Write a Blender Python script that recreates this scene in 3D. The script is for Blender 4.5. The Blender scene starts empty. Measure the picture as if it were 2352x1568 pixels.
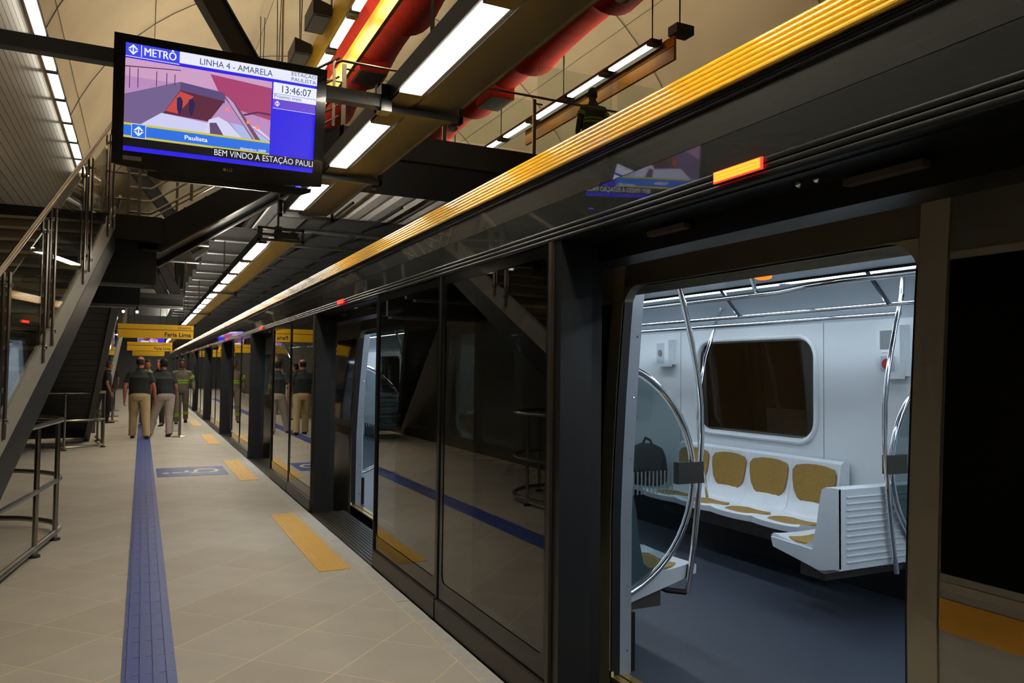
import bpy, bmesh, math, random
from mathutils import Vector, Matrix

random.seed(4)
SC = bpy.context.scene
COL = SC.collection
PI = math.pi

# ---------------------------------------------------------------- camera
cam_d = bpy.data.cameras.new("camera")
cam_d.sensor_fit = 'HORIZONTAL'
cam_d.sensor_width = 36.0
cam_d.lens = 36.0 * 1760.0 / 2352.0
cam_d.clip_start = 0.05
cam_d.clip_end = 300
cam = bpy.data.objects.new("camera", cam_d)
COL.objects.link(cam)
_vy = Vector((326 - 1176, 843 - 784, 1760)).normalized()
_vx = Vector((4800 - 1176, 896 - 784, 1760))
_vx = (_vx - _vx.dot(_vy) * _vy).normalized()
_vz = _vx.cross(_vy)
if _vz.y > 0:
    _vz = -_vz
# rows of R: world axes seen from the camera (x right, y down, z forward)
_right = Vector((_vx.x, _vy.x, _vz.x))
_down = Vector((_vx.y, _vy.y, _vz.y))
_fwd = Vector((_vx.z, _vy.z, _vz.z))
_m = Matrix((_right, -_down, -_fwd)).transposed().to_4x4()
_m.translation = Vector((0, 0, 1.55))
cam.matrix_world = _m
SC.camera = cam

# ---------------------------------------------------------------- world and exposure
w = bpy.data.worlds.new("underground")
w.use_nodes = True
w.node_tree.nodes["Background"].inputs[0].default_value = (0.9, 0.8, 0.65, 1)
w.node_tree.nodes["Background"].inputs[1].default_value = 0.015
SC.world = w
SC.view_settings.view_transform = 'Standard'
SC.view_settings.look = 'None'
SC.view_settings.exposure = 0.0
SC.view_settings.gamma = 1.0
SC.view_settings.use_curve_mapping = False
SC.cycles.max_bounces = 6
SC.cycles.diffuse_bounces = 3
SC.cycles.glossy_bounces = 4
SC.cycles.transmission_bounces = 4
SC.cycles.transparent_max_bounces = 12
SC.cycles.caustics_reflective = False
SC.cycles.caustics_refractive = False
SC.cycles.use_adaptive_sampling = True
SC.cycles.adaptive_threshold = 0.08
SC.cycles.adaptive_min_samples = 16

LAMP = 33.0          # platform light track, brightness of the diffusers
LAMP_UP = 4.0       # lamps of the upper level
LAMP_UPLIGHT = 66.0 # lamps of the upper level that face the vault
LAMP_TRAIN = 14.0    # lamps inside the train


# ---------------------------------------------------------------- materials
def lin(c):
    return tuple(((x / 255) / 12.92 if x / 255 <= 0.04045 else ((x / 255 + 0.055) / 1.055) ** 2.4) for x in c)


def mat(name, rgb, rough=0.5, metal=0.0, var=0.06, scale=8.0, bump=0.0, bscale=60.0, coat=0.0, spec=0.5, stretch=None):
    m = bpy.data.materials.new(name)
    m.use_nodes = True
    nt = m.node_tree
    b = nt.nodes["Principled BSDF"]
    c = lin(rgb)
    b.inputs["Roughness"].default_value = rough
    b.inputs["Metallic"].default_value = metal
    b.inputs["Coat Weight"].default_value = coat
    b.inputs["Coat Roughness"].default_value = 0.03
    b.inputs["Specular IOR Level"].default_value = spec
    tc = nt.nodes.new("ShaderNodeTexCoord")
    vec = tc.outputs["Object"]
    if stretch:
        mp = nt.nodes.new("ShaderNodeMapping")
        mp.inputs["Scale"].default_value = stretch
        nt.links.new(vec, mp.inputs["Vector"])
        vec = mp.outputs["Vector"]
    nz = nt.nodes.new("ShaderNodeTexNoise")
    nz.inputs["Scale"].default_value = scale
    nz.inputs["Detail"].default_value = 4
    nt.links.new(vec, nz.inputs["Vector"])
    rp = nt.nodes.new("ShaderNodeValToRGB")
    rp.color_ramp.elements[0].position = 0.3
    rp.color_ramp.elements[1].position = 0.7
    rp.color_ramp.elements[0].color = tuple(max(0, x * (1 - var)) for x in c) + (1,)
    rp.color_ramp.elements[1].color = tuple(min(1, x * (1 + var)) for x in c) + (1,)
    nt.links.new(nz.outputs["Fac"], rp.inputs["Fac"])
    nt.links.new(rp.outputs["Color"], b.inputs["Base Color"])
    if bump:
        n2 = nt.nodes.new("ShaderNodeTexNoise")
        n2.inputs["Scale"].default_value = bscale
        nt.links.new(vec, n2.inputs["Vector"])
        bp = nt.nodes.new("ShaderNodeBump")
        bp.inputs["Strength"].default_value = bump
        bp.inputs["Distance"].default_value = 0.01
        nt.links.new(n2.outputs["Fac"], bp.inputs["Height"])
        nt.links.new(bp.outputs["Normal"], b.inputs["Normal"])
    return m


def emit(name, rgb, strength=1.0):
    m = bpy.data.materials.new(name)
    m.use_nodes = True
    nt = m.node_tree
    b = nt.nodes["Principled BSDF"]
    b.inputs["Base Color"].default_value = (0.02, 0.02, 0.02, 1)
    b.inputs["Roughness"].default_value = 0.4
    b.inputs["Emission Color"].default_value = lin(rgb) + (1,)
    b.inputs["Emission Strength"].default_value = strength
    if strength < 2.7:          # screens and signal lamps glow but light little
        m.cycles.emission_sampling = 'NONE'
    return m


def glassmat(name, tint, ior=1.5, boost=1.0, gloss=(1, 1, 1)):
    """thin sheet: what lies behind shows tinted, the surface mirrors by Fresnel"""
    m = bpy.data.materials.new(name)
    m.use_nodes = True
    nt = m.node_tree
    nt.nodes.remove(nt.nodes["Principled BSDF"])
    out = nt.nodes["Material Output"]
    tr = nt.nodes.new("ShaderNodeBsdfTransparent")
    tr.inputs["Color"].default_value = tuple(tint) + (1,)
    gl = nt.nodes.new("ShaderNodeBsdfGlossy")
    gl.inputs["Color"].default_value = tuple(gloss) + (1,)
    gl.inputs["Roughness"].default_value = 0.0
    # Schlick reflectance from both faces of the sheet
    fr = nt.nodes.new("ShaderNodeLayerWeight")
    fr.inputs["Blend"].default_value = 0.5
    pw = nt.nodes.new("ShaderNodeMath")
    pw.operation = 'POWER'
    pw.inputs[1].default_value = 5.0
    nt.links.new(fr.outputs["Facing"], pw.inputs[0])
    f0 = ((ior - 1) / (ior + 1)) ** 2
    mu = nt.nodes.new("ShaderNodeMath")
    mu.operation = 'MULTIPLY_ADD'
    mu.use_clamp = True
    mu.inputs[1].default_value = (1 - f0) * boost
    mu.inputs[2].default_value = f0 * boost
    nt.links.new(pw.outputs[0], mu.inputs[0])
    mx = nt.nodes.new("ShaderNodeMixShader")
    nt.links.new(mu.outputs[0], mx.inputs[0])
    nt.links.new(tr.outputs[0], mx.inputs[1])
    nt.links.new(gl.outputs[0], mx.inputs[2])
    nt.links.new(mx.outputs[0], out.inputs[0])
    return m


M = {}
M['floor'] = mat('floor tile', (193, 186, 173), 0.55, spec=0.25, var=0.05, scale=3, bump=0.04, bscale=90)
M['floor2'] = mat('floor tile warm', (189, 181, 167), 0.57, spec=0.25, var=0.05, scale=3, bump=0.04, bscale=90)
M['grout'] = mat('grout', (236, 224, 184), 0.8, var=0.1)
M['concrete'] = mat('platform edge stone', (190, 188, 182), 0.55, var=0.08, scale=14)
M['vault'] = mat('vault concrete', (202, 188, 156), 0.8, var=0.10, scale=0.5, bump=0.15, bscale=3)
M['blue_tile'] = mat('blue tactile tile', (78, 96, 172), 0.42, var=0.06, scale=20)
M['yellow_tile'] = mat('yellow tactile tile', (232, 180, 72), 0.45, var=0.04, scale=20)
M['blue_paint'] = mat('blue floor paint', (48, 70, 140), 0.5, var=0.05)
M['white_paint'] = mat('white floor paint', (236, 232, 218), 0.55, var=0.04)
M['yellow_band'] = mat('yellow lacquered metal', (234, 180, 42), 0.16, var=0.03, coat=0.6, scale=2)
M['fascia'] = mat('polished anthracite panel', (58, 60, 57), 0.03, var=0.03, coat=1.0, spec=0.9)
M['dark_trim'] = mat('anthracite trim', (48, 49, 48), 0.22, metal=0.4, var=0.04)
M['black'] = mat('black lacquer', (14, 15, 15), 0.35, var=0.05)
M['frame_black'] = mat('black glass border', (16, 16, 15), 0.12, var=0.04)
M['post'] = mat('dark blue grey post', (30, 31, 32), 0.35, var=0.04)
M['kick'] = mat('brown metal kick plate', (70, 64, 56), 0.4, metal=0.5, var=0.06)
M['grate'] = mat('ribbed threshold metal', (74, 69, 60), 0.4, metal=0.6, var=0.1, scale=30)
M['screen_glass'] = glassmat('tinted screen glass', (0.46, 0.47, 0.43), 1.5, 1.5)
M['clear_glass'] = glassmat('clear balustrade glass', (0.90, 0.94, 0.92), 1.5, 1.1)
M['smoke_glass'] = glassmat('smoked partition glass', (0.56, 0.62, 0.63), 1.5, 0.9)
M['train_glass'] = glassmat('train window glass', (0.46, 0.50, 0.49), 1.5, 1.0)
M['black_glass'] = mat('black window glass', (6, 6, 6), 0.06, var=0.02, spec=0.3)
M['steel'] = mat('brushed steel tube', (165, 158, 146), 0.28, metal=1.0, var=0.05)
M['post_steel'] = mat('dark satin steel post', (104, 92, 80), 0.3, metal=0.85, var=0.05)
M['chrome'] = mat('chrome tube', (225, 228, 230), 0.08, metal=1.0, var=0.02)
M['train_steel'] = mat('train stainless side', (152, 147, 138), 0.34, metal=0.7, var=0.05, scale=3, stretch=(1, .2, 8))
M['train_frame'] = mat('bronze door surround', (164, 156, 136), 0.42, metal=0.25, var=0.05)
M['train_frame_shaded'] = mat('door surround metal with painted shade', (104, 98, 84), 0.42, metal=0.25, var=0.05)  # same metal as the surround, shade above the doors painted into its colour
M['train_yellow'] = mat('yellow train stripe', (214, 152, 18), 0.4, var=0.03)
M['train_white'] = mat('white cabin moulding', (214, 220, 222), 0.32, var=0.02, scale=2)
M['train_grey'] = mat('grey cabin ceiling', (176, 188, 196), 0.35, var=0.03, scale=2)
M['train_floor'] = mat('blue grey cabin floor', (54, 61, 72), 0.45, var=0.08, scale=40)
M['door_edge'] = mat('pale door edge metal', (170, 178, 186), 0.35, metal=0.3, var=0.03)
M['frost'] = mat('frosted print', (120, 128, 130), 0.6, var=0.03)
M['clamp'] = mat('dark polished clamp', (92, 90, 82), 0.2, metal=0.9, var=0.05)
M['rubber'] = mat('black rubber', (12, 12, 13), 0.6, var=0.1)
M['sill'] = mat('brass sill', (176, 150, 84), 0.35, metal=0.7, var=0.08, scale=30)
M['pad'] = mat('tan ribbed seat pad', (158, 124, 56), 0.7, var=0.16, scale=40, stretch=(1, 1, 6), bump=0.2)
M['seat'] = mat('white seat shell', (222, 228, 232), 0.28, var=0.02)
M['beam'] = mat('dark steel beam', (40, 40, 38), 0.5, var=0.08, scale=3)
M['beam2'] = mat('grey steel beam', (92, 94, 96), 0.45, var=0.06, scale=3)
M['deck'] = mat('galvanised deck sheet', (205, 206, 208), 0.45, metal=0.0, var=0.05, scale=4)
M['soffit'] = mat('black stair soffit', (13, 13, 13), 0.6, var=0.1)
M['stringer'] = mat('grey stair stringer', (60, 60, 58), 0.42, metal=0.4, var=0.06)
M['granite'] = mat('speckled granite skirting', (160, 158, 148), 0.45, var=0.30, scale=160)
M['riser'] = mat('brown grey stair riser', (132, 120, 102), 0.6, var=0.05)
M['tread'] = mat('pale stair nosing', (186, 176, 156), 0.6, var=0.05)
M['clad'] = mat('grey metal wall cladding', (82, 80, 74), 0.30, metal=0.8, var=0.07, scale=2, stretch=(1, .3, 4))
M['louvre'] = mat('brown grey louvre', (84, 78, 68), 0.6, metal=0.0, var=0.06)
M['duct'] = mat('red fabric duct', (124, 28, 15), 0.85, spec=0.08, var=0.10, scale=5, bump=0.5, bscale=14)
M['vent'] = mat('vent grille', (92, 84, 74), 0.5, metal=0.3, var=0.1)
M['tray'] = mat('grey light tray', (50, 53, 60), 0.42, metal=0.35, var=0.05)
M['tray_dark'] = mat('dark light tray edge', (42, 42, 42), 0.45, metal=0.3, var=0.05)
M['sign_yellow'] = mat('yellow sign panel', (234, 184, 20), 0.45, var=0.03)
M['amber_panel'] = mat('amber sign panel', (190, 128, 22), 0.5, var=0.04)
M['sign_black'] = mat('sign lettering', (26, 24, 16), 0.6, var=0.04)
M['tv_black'] = mat('glossy black bezel', (9, 9, 10), 0.12, var=0.03, coat=0.5)
M['sticker'] = mat('grey sticker', (120, 112, 104), 0.6, var=0.06)
M['red_paint'] = mat('red plastic', (196, 56, 56), 0.4, var=0.04)
M['lamp'] = emit('fluorescent diffuser', (255, 246, 228), LAMP)
M['lamp_top'] = emit('open top of the near light track', (255, 246, 228), 10.0)
M['lamp_top2'] = emit('open top of the far light track', (255, 246, 228), 46.0)
M['lamp_up'] = emit('upper fluorescent diffuser', (255, 244, 214), LAMP_UP)
M['lamp_up2'] = emit('lamps beside the yellow panel', (255, 244, 214), 16.0)
M['lamp_wall'] = emit('wall lamp diffuser', (255, 244, 222), 3.0)
M['uplight'] = emit('upward lamp', (255, 240, 212), LAMP_UPLIGHT)
M['lamp_train'] = emit('train light strip', (226, 240, 255), LAMP_TRAIN)
M['lamp_red'] = emit('red door lamp', (255, 48, 40), 2.6)
M['lamp_core'] = emit('hot core of the red lamp', (255, 150, 30), 2.2)
M['lamp_orange'] = emit('orange door lamp', (255, 120, 10), 1.6)
M['lamp_white'] = emit('small white spot', (215, 225, 255), 3.0)
M['skin'] = mat('skin', (158, 104, 78), 0.55, var=0.05)
M['skin_dark'] = mat('brown skin', (112, 72, 52), 0.55, var=0.05)
M['skin_pink'] = mat('pink skin', (190, 112, 96), 0.55, var=0.05)
M['hair'] = mat('dark hair', (22, 20, 18), 0.7, var=0.2, scale=60)
M['hair_grey'] = mat('grey hair', (120, 112, 100), 0.7, var=0.2, scale=60)
M['polo'] = mat('dark green grey polo cloth', (40, 46, 48), 0.85, var=0.1, scale=12)
M['khaki'] = mat('khaki cotton', (188, 166, 124), 0.85, var=0.06, scale=12)
M['pale_trousers'] = mat('pale grey cotton', (178, 168, 158), 0.85, var=0.06, scale=12)
M['uniform'] = mat('grey work uniform', (112, 102, 88), 0.85, var=0.08, scale=12)
M['uniform_dark'] = mat('dark work uniform', (54, 54, 50), 0.85, var=0.08, scale=12)
M['lime'] = mat('lime reflective band', (150, 196, 46), 0.5, var=0.05)
M['shoe'] = mat('black shoe leather', (16, 15, 14), 0.45, var=0.1)
M['dark_cloth'] = mat('black cloth', (24, 23, 24), 0.85, var=0.1)
M['hivis'] = mat('pale high visibility cloth', (170, 186, 120), 0.8, var=0.05)


# ---------------------------------------------------------------- mesh builder
ORG = {}


class MB:
    def __init__(s):
        s.v = []
        s.f = []

    def add(s, vs, fs):
        o = len(s.v)
        s.v += [tuple(p) for p in vs]
        s.f += [tuple(i + o for i in q) for q in fs]
        return s

    def box(s, x0, x1, y0, y1, z0, z1):
        vs = [(x, y, z) for z in (z0, z1) for y in (y0, y1) for x in (x0, x1)]
        return s.add(vs, [(0, 2, 3, 1), (4, 5, 7, 6), (0, 1, 5, 4), (2, 6, 7, 3), (0, 4, 6, 2), (1, 3, 7, 5)])

    def prism(s, base, ext):
        """closed polygon (3D points) pushed along ext"""
        n = len(base)
        e = Vector(ext)
        vs = [Vector(p) for p in base] + [Vector(p) + e for p in base]
        fs = [tuple(range(n))[::-1], tuple(range(n, 2 * n))]
        fs += [(i, (i + 1) % n, n + (i + 1) % n, n + i) for i in range(n)]
        return s.add(vs, fs)

    def obox(s, c, ax, ay, az):
        c, ax, ay, az = Vector(c), Vector(ax), Vector(ay), Vector(az)
        return s.prism([c - ax - ay - az, c + ax - ay - az, c + ax + ay - az, c - ax + ay - az], 2 * az)

    def poly(s, pts):
        return s.add(pts, [tuple(range(len(pts)))])

    def sweep(s, prof, y0, y1, closed=True):
        """XZ profile pushed along Y"""
        n = len(prof)
        vs = [(x, y0, z) for x, z in prof] + [(x, y1, z) for x, z in prof]
        k = n if closed else n - 1
        fs = [(i, (i + 1) % n, n + (i + 1) % n, n + i) for i in range(k)]
        if closed:
            fs += [tuple(range(n))[::-1], tuple(range(n, 2 * n))]
        return s.add(vs, fs)

    def tube(s, pts, r, n=8, closed=False, round_end=False):
        P = [Vector(p) for p in pts]
        m = len(P)
        R = list(r) if isinstance(r, (list, tuple)) else [r] * m
        if round_end:
            a, b = (P[0] - P[1]).normalized(), (P[-1] - P[-2]).normalized()
            P = [P[0] + a * R[0], P[0] + a * R[0] * .7] + P + [P[-1] + b * R[-1] * .7, P[-1] + b * R[-1]]
            R = [R[0] * .15, R[0] * .72] + R + [R[-1] * .72, R[-1] * .15]
            m += 4
        T = []
        for i in range(m):
            if closed:
                t = P[(i + 1) % m] - P[i - 1]
            else:
                t = P[min(i + 1, m - 1)] - P[max(i - 1, 0)]
            T.append(t.normalized())
        up = Vector((0, 0, 1)) if abs(T[0].z) < .9 else Vector((1, 0, 0))
        nrm = (up - T[0] * up.dot(T[0])).normalized()
        vs, fs = [], []
        for i in range(m):
            nrm = (nrm - T[i] * nrm.dot(T[i])).normalized()
            bi = T[i].cross(nrm)
            for k in range(n):
                a = 2 * PI * k / n
                vs.append(P[i] + (nrm * math.cos(a) + bi * math.sin(a)) * R[i])
        rows = m if closed else m - 1
        for i in range(rows):
            j = (i + 1) % m
            for k in range(n):
                q = (k + 1) % n
                fs.append((i * n + k, i * n + q, j * n + q, j * n + k))
        if not closed:
            fs += [tuple(range(n))[::-1], tuple(range((m - 1) * n, m * n))]
        return s.add(vs, fs)

    def loft(s, rings, n=14):
        """rings: (centre, vec_a, vec_b) ellipses"""
        vs, fs = [], []
        for c, a, b in rings:
            c, a, b = Vector(c), Vector(a), Vector(b)
            for k in range(n):
                t = 2 * PI * k / n
                vs.append(c + a * math.cos(t) + b * math.sin(t))
        for i in range(len(rings) - 1):
            for k in range(n):
                q = (k + 1) % n
                fs.append((i * n + k, i * n + q, (i + 1) * n + q, (i + 1) * n + k))
        fs += [tuple(range(n))[::-1], tuple(range((len(rings) - 1) * n, len(rings) * n))]
        return s.add(vs, fs)

    def ball(s, c, rx, ry=None, rz=None, n=12, m=8):
        ry = rx if ry is None else ry
        rz = rx if rz is None else rz
        rings = []
        for i in range(m + 1):
            t = -PI / 2 + PI * (0.04 + 0.92 * i / m)
            rings.append(((c[0], c[1], c[2] + rz * math.sin(t)), (rx * math.cos(t), 0, 0), (0, ry * math.cos(t), 0)))
        return s.loft(rings, n)

    def mesh(s, name, mt, smooth=False, off=(0, 0, 0)):
        me = bpy.data.meshes.new(name)
        o = Vector(off)
        me.from_pydata([tuple(Vector(p) - o) for p in s.v], [], s.f)
        me.update()
        bm = bmesh.new()
        bm.from_mesh(me)
        bmesh.ops.recalc_face_normals(bm, faces=bm.faces)
        bm.to_mesh(me)
        bm.free()
        if smooth:
            me.polygons.foreach_set("use_smooth", [True] * len(me.polygons))
            me.set_sharp_from_angle(angle=0.7)
        me.materials.append(M[mt] if isinstance(mt, str) else mt)
        return me

    def build(s, name, mt, parent=None, smooth=False, label=None):
        off = ORG.get(parent.name, Vector()) if parent else Vector()
        me = s.mesh(name, mt, smooth, off)
        return link(name, me, parent, label)


def link(name, me, parent=None, label=None, loc=None):
    o = bpy.data.objects.new(name, me)
    COL.objects.link(o)
    if parent:
        o.parent = parent
        ORG[o.name] = ORG.get(parent.name, Vector())
    if loc is not None:
        o.location = loc
    if label:
        o["label"] = label
    return o


def thing(name, label, cat, loc=(0, 0, 0), group=None, kind=None, rz=0.0):
    o = bpy.data.objects.new(name, None)
    o.empty_display_size = 0.1
    COL.objects.link(o)
    o.location = loc
    o.rotation_euler = (0, 0, rz)
    o["label"] = label
    o["category"] = cat
    if group:
        o["group"] = group
    if kind:
        o["kind"] = kind
    ORG[o.name] = Vector(loc)
    return o


def struct(name, mb, mt, label=None, smooth=False, kind='structure'):
    o = mb.build(name, mt, None, smooth)
    o["kind"] = kind
    if label:
        o["label"] = label
    return o


def text_mesh(txt, size, bold=0.0):
    cu = bpy.data.curves.new("txt", 'FONT')
    cu.body = txt
    cu.size = size
    cu.offset = bold
    cu.resolution_u = 3
    ob = bpy.data.objects.new("txt", cu)
    COL.objects.link(ob)
    dg = bpy.context.evaluated_depsgraph_get()
    me = bpy.data.meshes.new_from_object(ob.evaluated_get(dg))
    bpy.data.objects.remove(ob)
    return me


def place_text(txt, name, mt, parent, origin, ex, ey, width=None, height=None, align='l', bold=0.0):
    """flat lettering on a surface; fitted to width and/or height (cap height), origin = left/right/centre baseline"""
    me = text_mesh(txt, 1.0, bold)
    xs = [v.co.x for v in me.vertices]
    x0, x1 = min(xs), max(xs)
    capm = text_mesh("H", 1.0, bold)
    cap = max(v.co.y for v in capm.vertices)
    sy = height / cap if height else None
    sx = width / (x1 - x0) if width else sy
    if sy is None:
        sy = sx
    sh = {'l': x0, 'r': x1, 'c': (x0 + x1) / 2}[align]
    ex, ey, o = Vector(ex), Vector(ey), Vector(origin)
    off = ORG.get(parent.name, Vector())
    for v in me.vertices:
        v.co = o + ex * ((v.co.x - sh) * sx) + ey * (v.co.y * sy) - off
    me.materials.clear()
    me.materials.append(M[mt] if isinstance(mt, str) else mt)
    return link(name, me, parent)


# ================================================================ SETTING
Y0, Y1 = -7.0, 62.0
XE = 1.67                                    # platform edge

# ---- floor: bed and diagonal tiles
fl = struct('floor', MB().box(-2.6, XE - 0.10, Y0, Y1, -0.30, -0.0005), 'grout', 'grey beige diagonal tile platform floor')
TS = 0.361                                   # half diagonal of a tile
tile_me = []
for nm in ('floor', 'floor2'):
    h = TS - 0.0042
    c = h - 0.0002
    b = MB()
    b.add([(h, 0, -.012), (0, h, -.012), (-h, 0, -.012), (0, -h, -.012), (h, 0, -.0008), (0, h, -.0008), (-h, 0, -.0008), (0, -h, -.0008),
           (c, 0, 0), (0, c, 0), (-c, 0, 0), (0, -c, 0)],
          [(8, 9, 10, 11), (4, 5, 9, 8), (5, 6, 10, 9), (6, 7, 11, 10), (7, 4, 8, 11), (0, 1, 5, 4), (1, 2, 6, 5), (2, 3, 7, 6), (3, 0, 4, 7)])
    tile_me.append(b.mesh('floor_tile', nm))
spots = []
nx = 14
for i in range(-6, nx):
    for j in range(int((Y0 - 5) / TS) - 1, int((Y1 - 5) / TS) + 1):
        if (i + j) % 2:
            continue
        x, y = -0.511 + i * TS, 5.05 + j * TS
        # a diagonal tile centre lies between its four vertices
        if x < -2.55 + TS or x > XE - 0.106 + TS:
            continue
        spots.append((x, y))


def inside_cut(x, y):
    return x + TS > XE - 0.105


vis = [p for p in spots if p[1] > 2.6]
vis.sort(key=lambda p: (p[1] + abs(p[0]) * .3))
near = set(vis[:300])
rest = MB()
for k, (x, y) in enumerate(spots):
    if inside_cut(x, y) or (x, y) not in near:
        lim = XE - 0.105
        h = TS - 0.0042
        pts = [(x + h, y), (x, y + h), (x - h, y), (x, y - h)]
        if x + h > lim:
            # clip the tile at the edge stone
            cl = []
            for a in range(4):
                p, q = pts[a], pts[(a + 1) % 4]
                if p[0] <= lim:
                    cl.append(p)
                if (p[0] <= lim) != (q[0] <= lim):
                    t = (lim - p[0]) / (q[0] - p[0])
                    cl.append((lim, p[1] + t * (q[1] - p[1])))
            pts = cl
        if len(pts) < 3:
            continue
        if (x, y) in near:
            b = MB()
            b.prism([(px - x, py - y, -.012) for px, py in pts], (0, 0, .012))
            link('floor_tile', b.mesh('floor_tile', 'floor'), fl, loc=(x, y, 0))
        else:
            rest.poly([(px, py, 0) for px, py in pts])
    else:
        link('floor_tile', tile_me[k % 2], fl, loc=(x, y, 0))
o = rest.build('distant_floor_tiles', 'floor', fl)
o["kind"] = "stuff"
# the pale edge stone, one slab per bay
for k in range(int(Y0), int(Y1), 2):
    MB().box(XE - 0.10, XE, k + .004, k + 1.996, -.25, 0.001).build('edge_stone', 'concrete', fl)

# ---- track bed below the train
struct('floor_track_bed', MB().box(XE, 9.4, Y0, Y1, -1.6, -1.2), 'soffit', 'dark track bed under the train')
struct('wall_platform_edge', MB().box(XE - .10, XE - 0.02, Y0, Y1, -1.2, -.25), 'soffit', 'dark platform edge wall above the track')

# ---- vault
vx, vz, va, vb = 5.5, 5.5, 7.7, 7.0
arc = [(vx + va * math.cos(PI - PI * k / 40), vz + vb * math.sin(PI - PI * k / 40)) for k in range(41)]
b = MB()
outer = [(vx + (va + .3) * math.cos(PI * k / 40), vz + (vb + .3) * math.sin(PI * k / 40)) for k in range(41)]
b.sweep(arc + outer, Y0, Y1)
vault = struct('ceiling', b, 'vault', 'beige concrete station vault', smooth=True)
for yj in (6.0, 11.0, 16.2, 21.6, 27.0, 33.0):
    pts = [(vx + (va - .03) * math.cos(PI - PI * k / 40), yj, vz + (vb - .03) * math.sin(PI - PI * k / 40)) for k in range(41)]
    MB().tube(pts, .012, 5).build('conduit', 'beam2', vault)
for k in (5, 10, 16, 24, 30, 35):
    a = PI - PI * k / 40
    MB().tube([(vx + (va - .02) * math.cos(a), Y0, vz + (vb - .02) * math.sin(a)), (vx + (va - .02) * math.cos(a), Y1, vz + (vb - .02) * math.sin(a))], .008, 5).build('joint_strip', 'beam2', vault)
struct('wall_right', MB().box(13.15, 13.4, Y0, Y1, -1.6, 5.7), 'vault', 'beige lower wall beyond the tracks')
struct('wall_end', MB().box(-2.6, 13.4, Y1, Y1 + .3, -1.6, 12.8), 'beam2', 'grey end wall of the station hall')
struct('wall_back', MB().box(-2.6, 13.4, Y0 - .3, Y0, -1.6, 12.8), 'vault', 'beige wall closing the hall')
struct('floor_far_platform', MB().box(9.4, 13.2, Y0, Y1, -1.6, 0), 'floor', 'opposite platform floor')

# ---- left wall: long metal planks above, plain wall below
wl = struct('wall_left', MB().prism([(-2.6, Y0, 0), (-2.35, Y0, 0), (-2.35, Y0, 3.60), (-1.90, Y0, 3.64), (-1.90, Y0, 7.6), (-2.6, Y0, 7.6)], (0, Y1 - Y0, 0)), 'louvre', 'wall behind the stairs with long metal planks')
for k in range(19):
    z = 3.66 + k * 0.178
    MB().box(-1.90, -1.80, Y0, Y1, z, z + 0.166).build('plank', 'clad', wl)
# louvre wall facing the platform behind the landing
wb = struct('wall_louvre', MB().box(-1.9, -0.95, 20.52, 20.60, 0, 4.83), 'soffit', 'louvred wall beyond the stair landing')
lv = MB().prism([(-1.9, 20.44, 0), (-1.9, 20.52, 0), (-1.9, 20.52, .25), (-1.9, 20.48, .25)], (.95, 0, 0)).mesh('slat', 'louvre')
for k in range(18):
    link('slat', lv, wb, loc=(0, 0, 0.02 + k * .267))

# ================================================================ PLATFORM SCREEN DOORS
PITCH = 5.42
JAMB = 3.05          # far jamb of the nearest opening
OPEN = 2.47
BAYS = list(range(0, 9))

hd = thing('screen_door_header', 'long anthracite header of the screen doors with ribbed yellow band', 'door header', (1.72, 3, 2.15))


def ribs(p0, p1, n, depth, groove=.22, steps=4):
    """profile from p0 to p1 made of n rounded ribs standing proud to the platform side"""
    p0, p1 = Vector(p0), Vector(p1)
    d = (p1 - p0) / n
    nn = Vector((-(p1 - p0).y, (p1 - p0).x)).normalized()
    out = []
    for i in range(n):
        a = p0 + d * i
        out.append(a - nn * 0)
        for s in range(steps + 1):
            t = groove * .5 + (1 - groove) * s / steps
            hgt = depth * (0.8 + 0.2 * math.sin(PI * s / steps))
            out.append(a + d * t + nn * hgt)
    out.append(p1)
    return [(p.x, p.y) for p in out]


ys = [-6.2] + [4.66 + PITCH * k for k in range(-1, 9)] + [58.0]
band_prof = ribs((1.695, 2.490), (1.722, 2.612), 6, .008, .30, 5) + [(2.0, 2.612), (2.0, 2.490)]
up_prof = [(1.702, 2.334), (1.716, 2.452), (1.9, 2.452), (1.9, 2.334)]
top_rib = ribs((1.713, 2.452), (1.705, 2.488), 3, .006) + [(1.9, 2.488), (1.9, 2.452)]
low_prof = [(1.7065, 2.218), (1.702, 2.332), (1.9, 2.332), (1.9, 2.218)]
low_rib = ribs((1.700, 2.150), (1.703, 2.217), 3, .008) + [(1.9, 2.217), (1.9, 2.150)]
for a, c in zip(ys[:-1], ys[1:]):
    a += .002
    c -= .002
    MB().sweep(band_prof, a, c).build('yellow_band', 'yellow_band', hd, label='ribbed yellow lacquered band')
    MB().sweep(up_prof, a, c).build('upper_fascia', 'fascia', hd, label='polished anthracite panel')
    MB().sweep(top_rib, a, c).build('upper_trim', 'dark_trim', hd)
    MB().sweep(low_prof, a, c).build('lower_fascia', 'fascia', hd)
    MB().sweep(low_rib, a, c).build('lower_trim', 'dark_trim', hd)
    MB().box(1.90, 2.06, a, c, 2.06, 2.60).build('header_box', 'black', hd)
    MB().box(1.735, 1.90, a, c, 2.145, 2.15).build('underside', 'black', hd)
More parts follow.
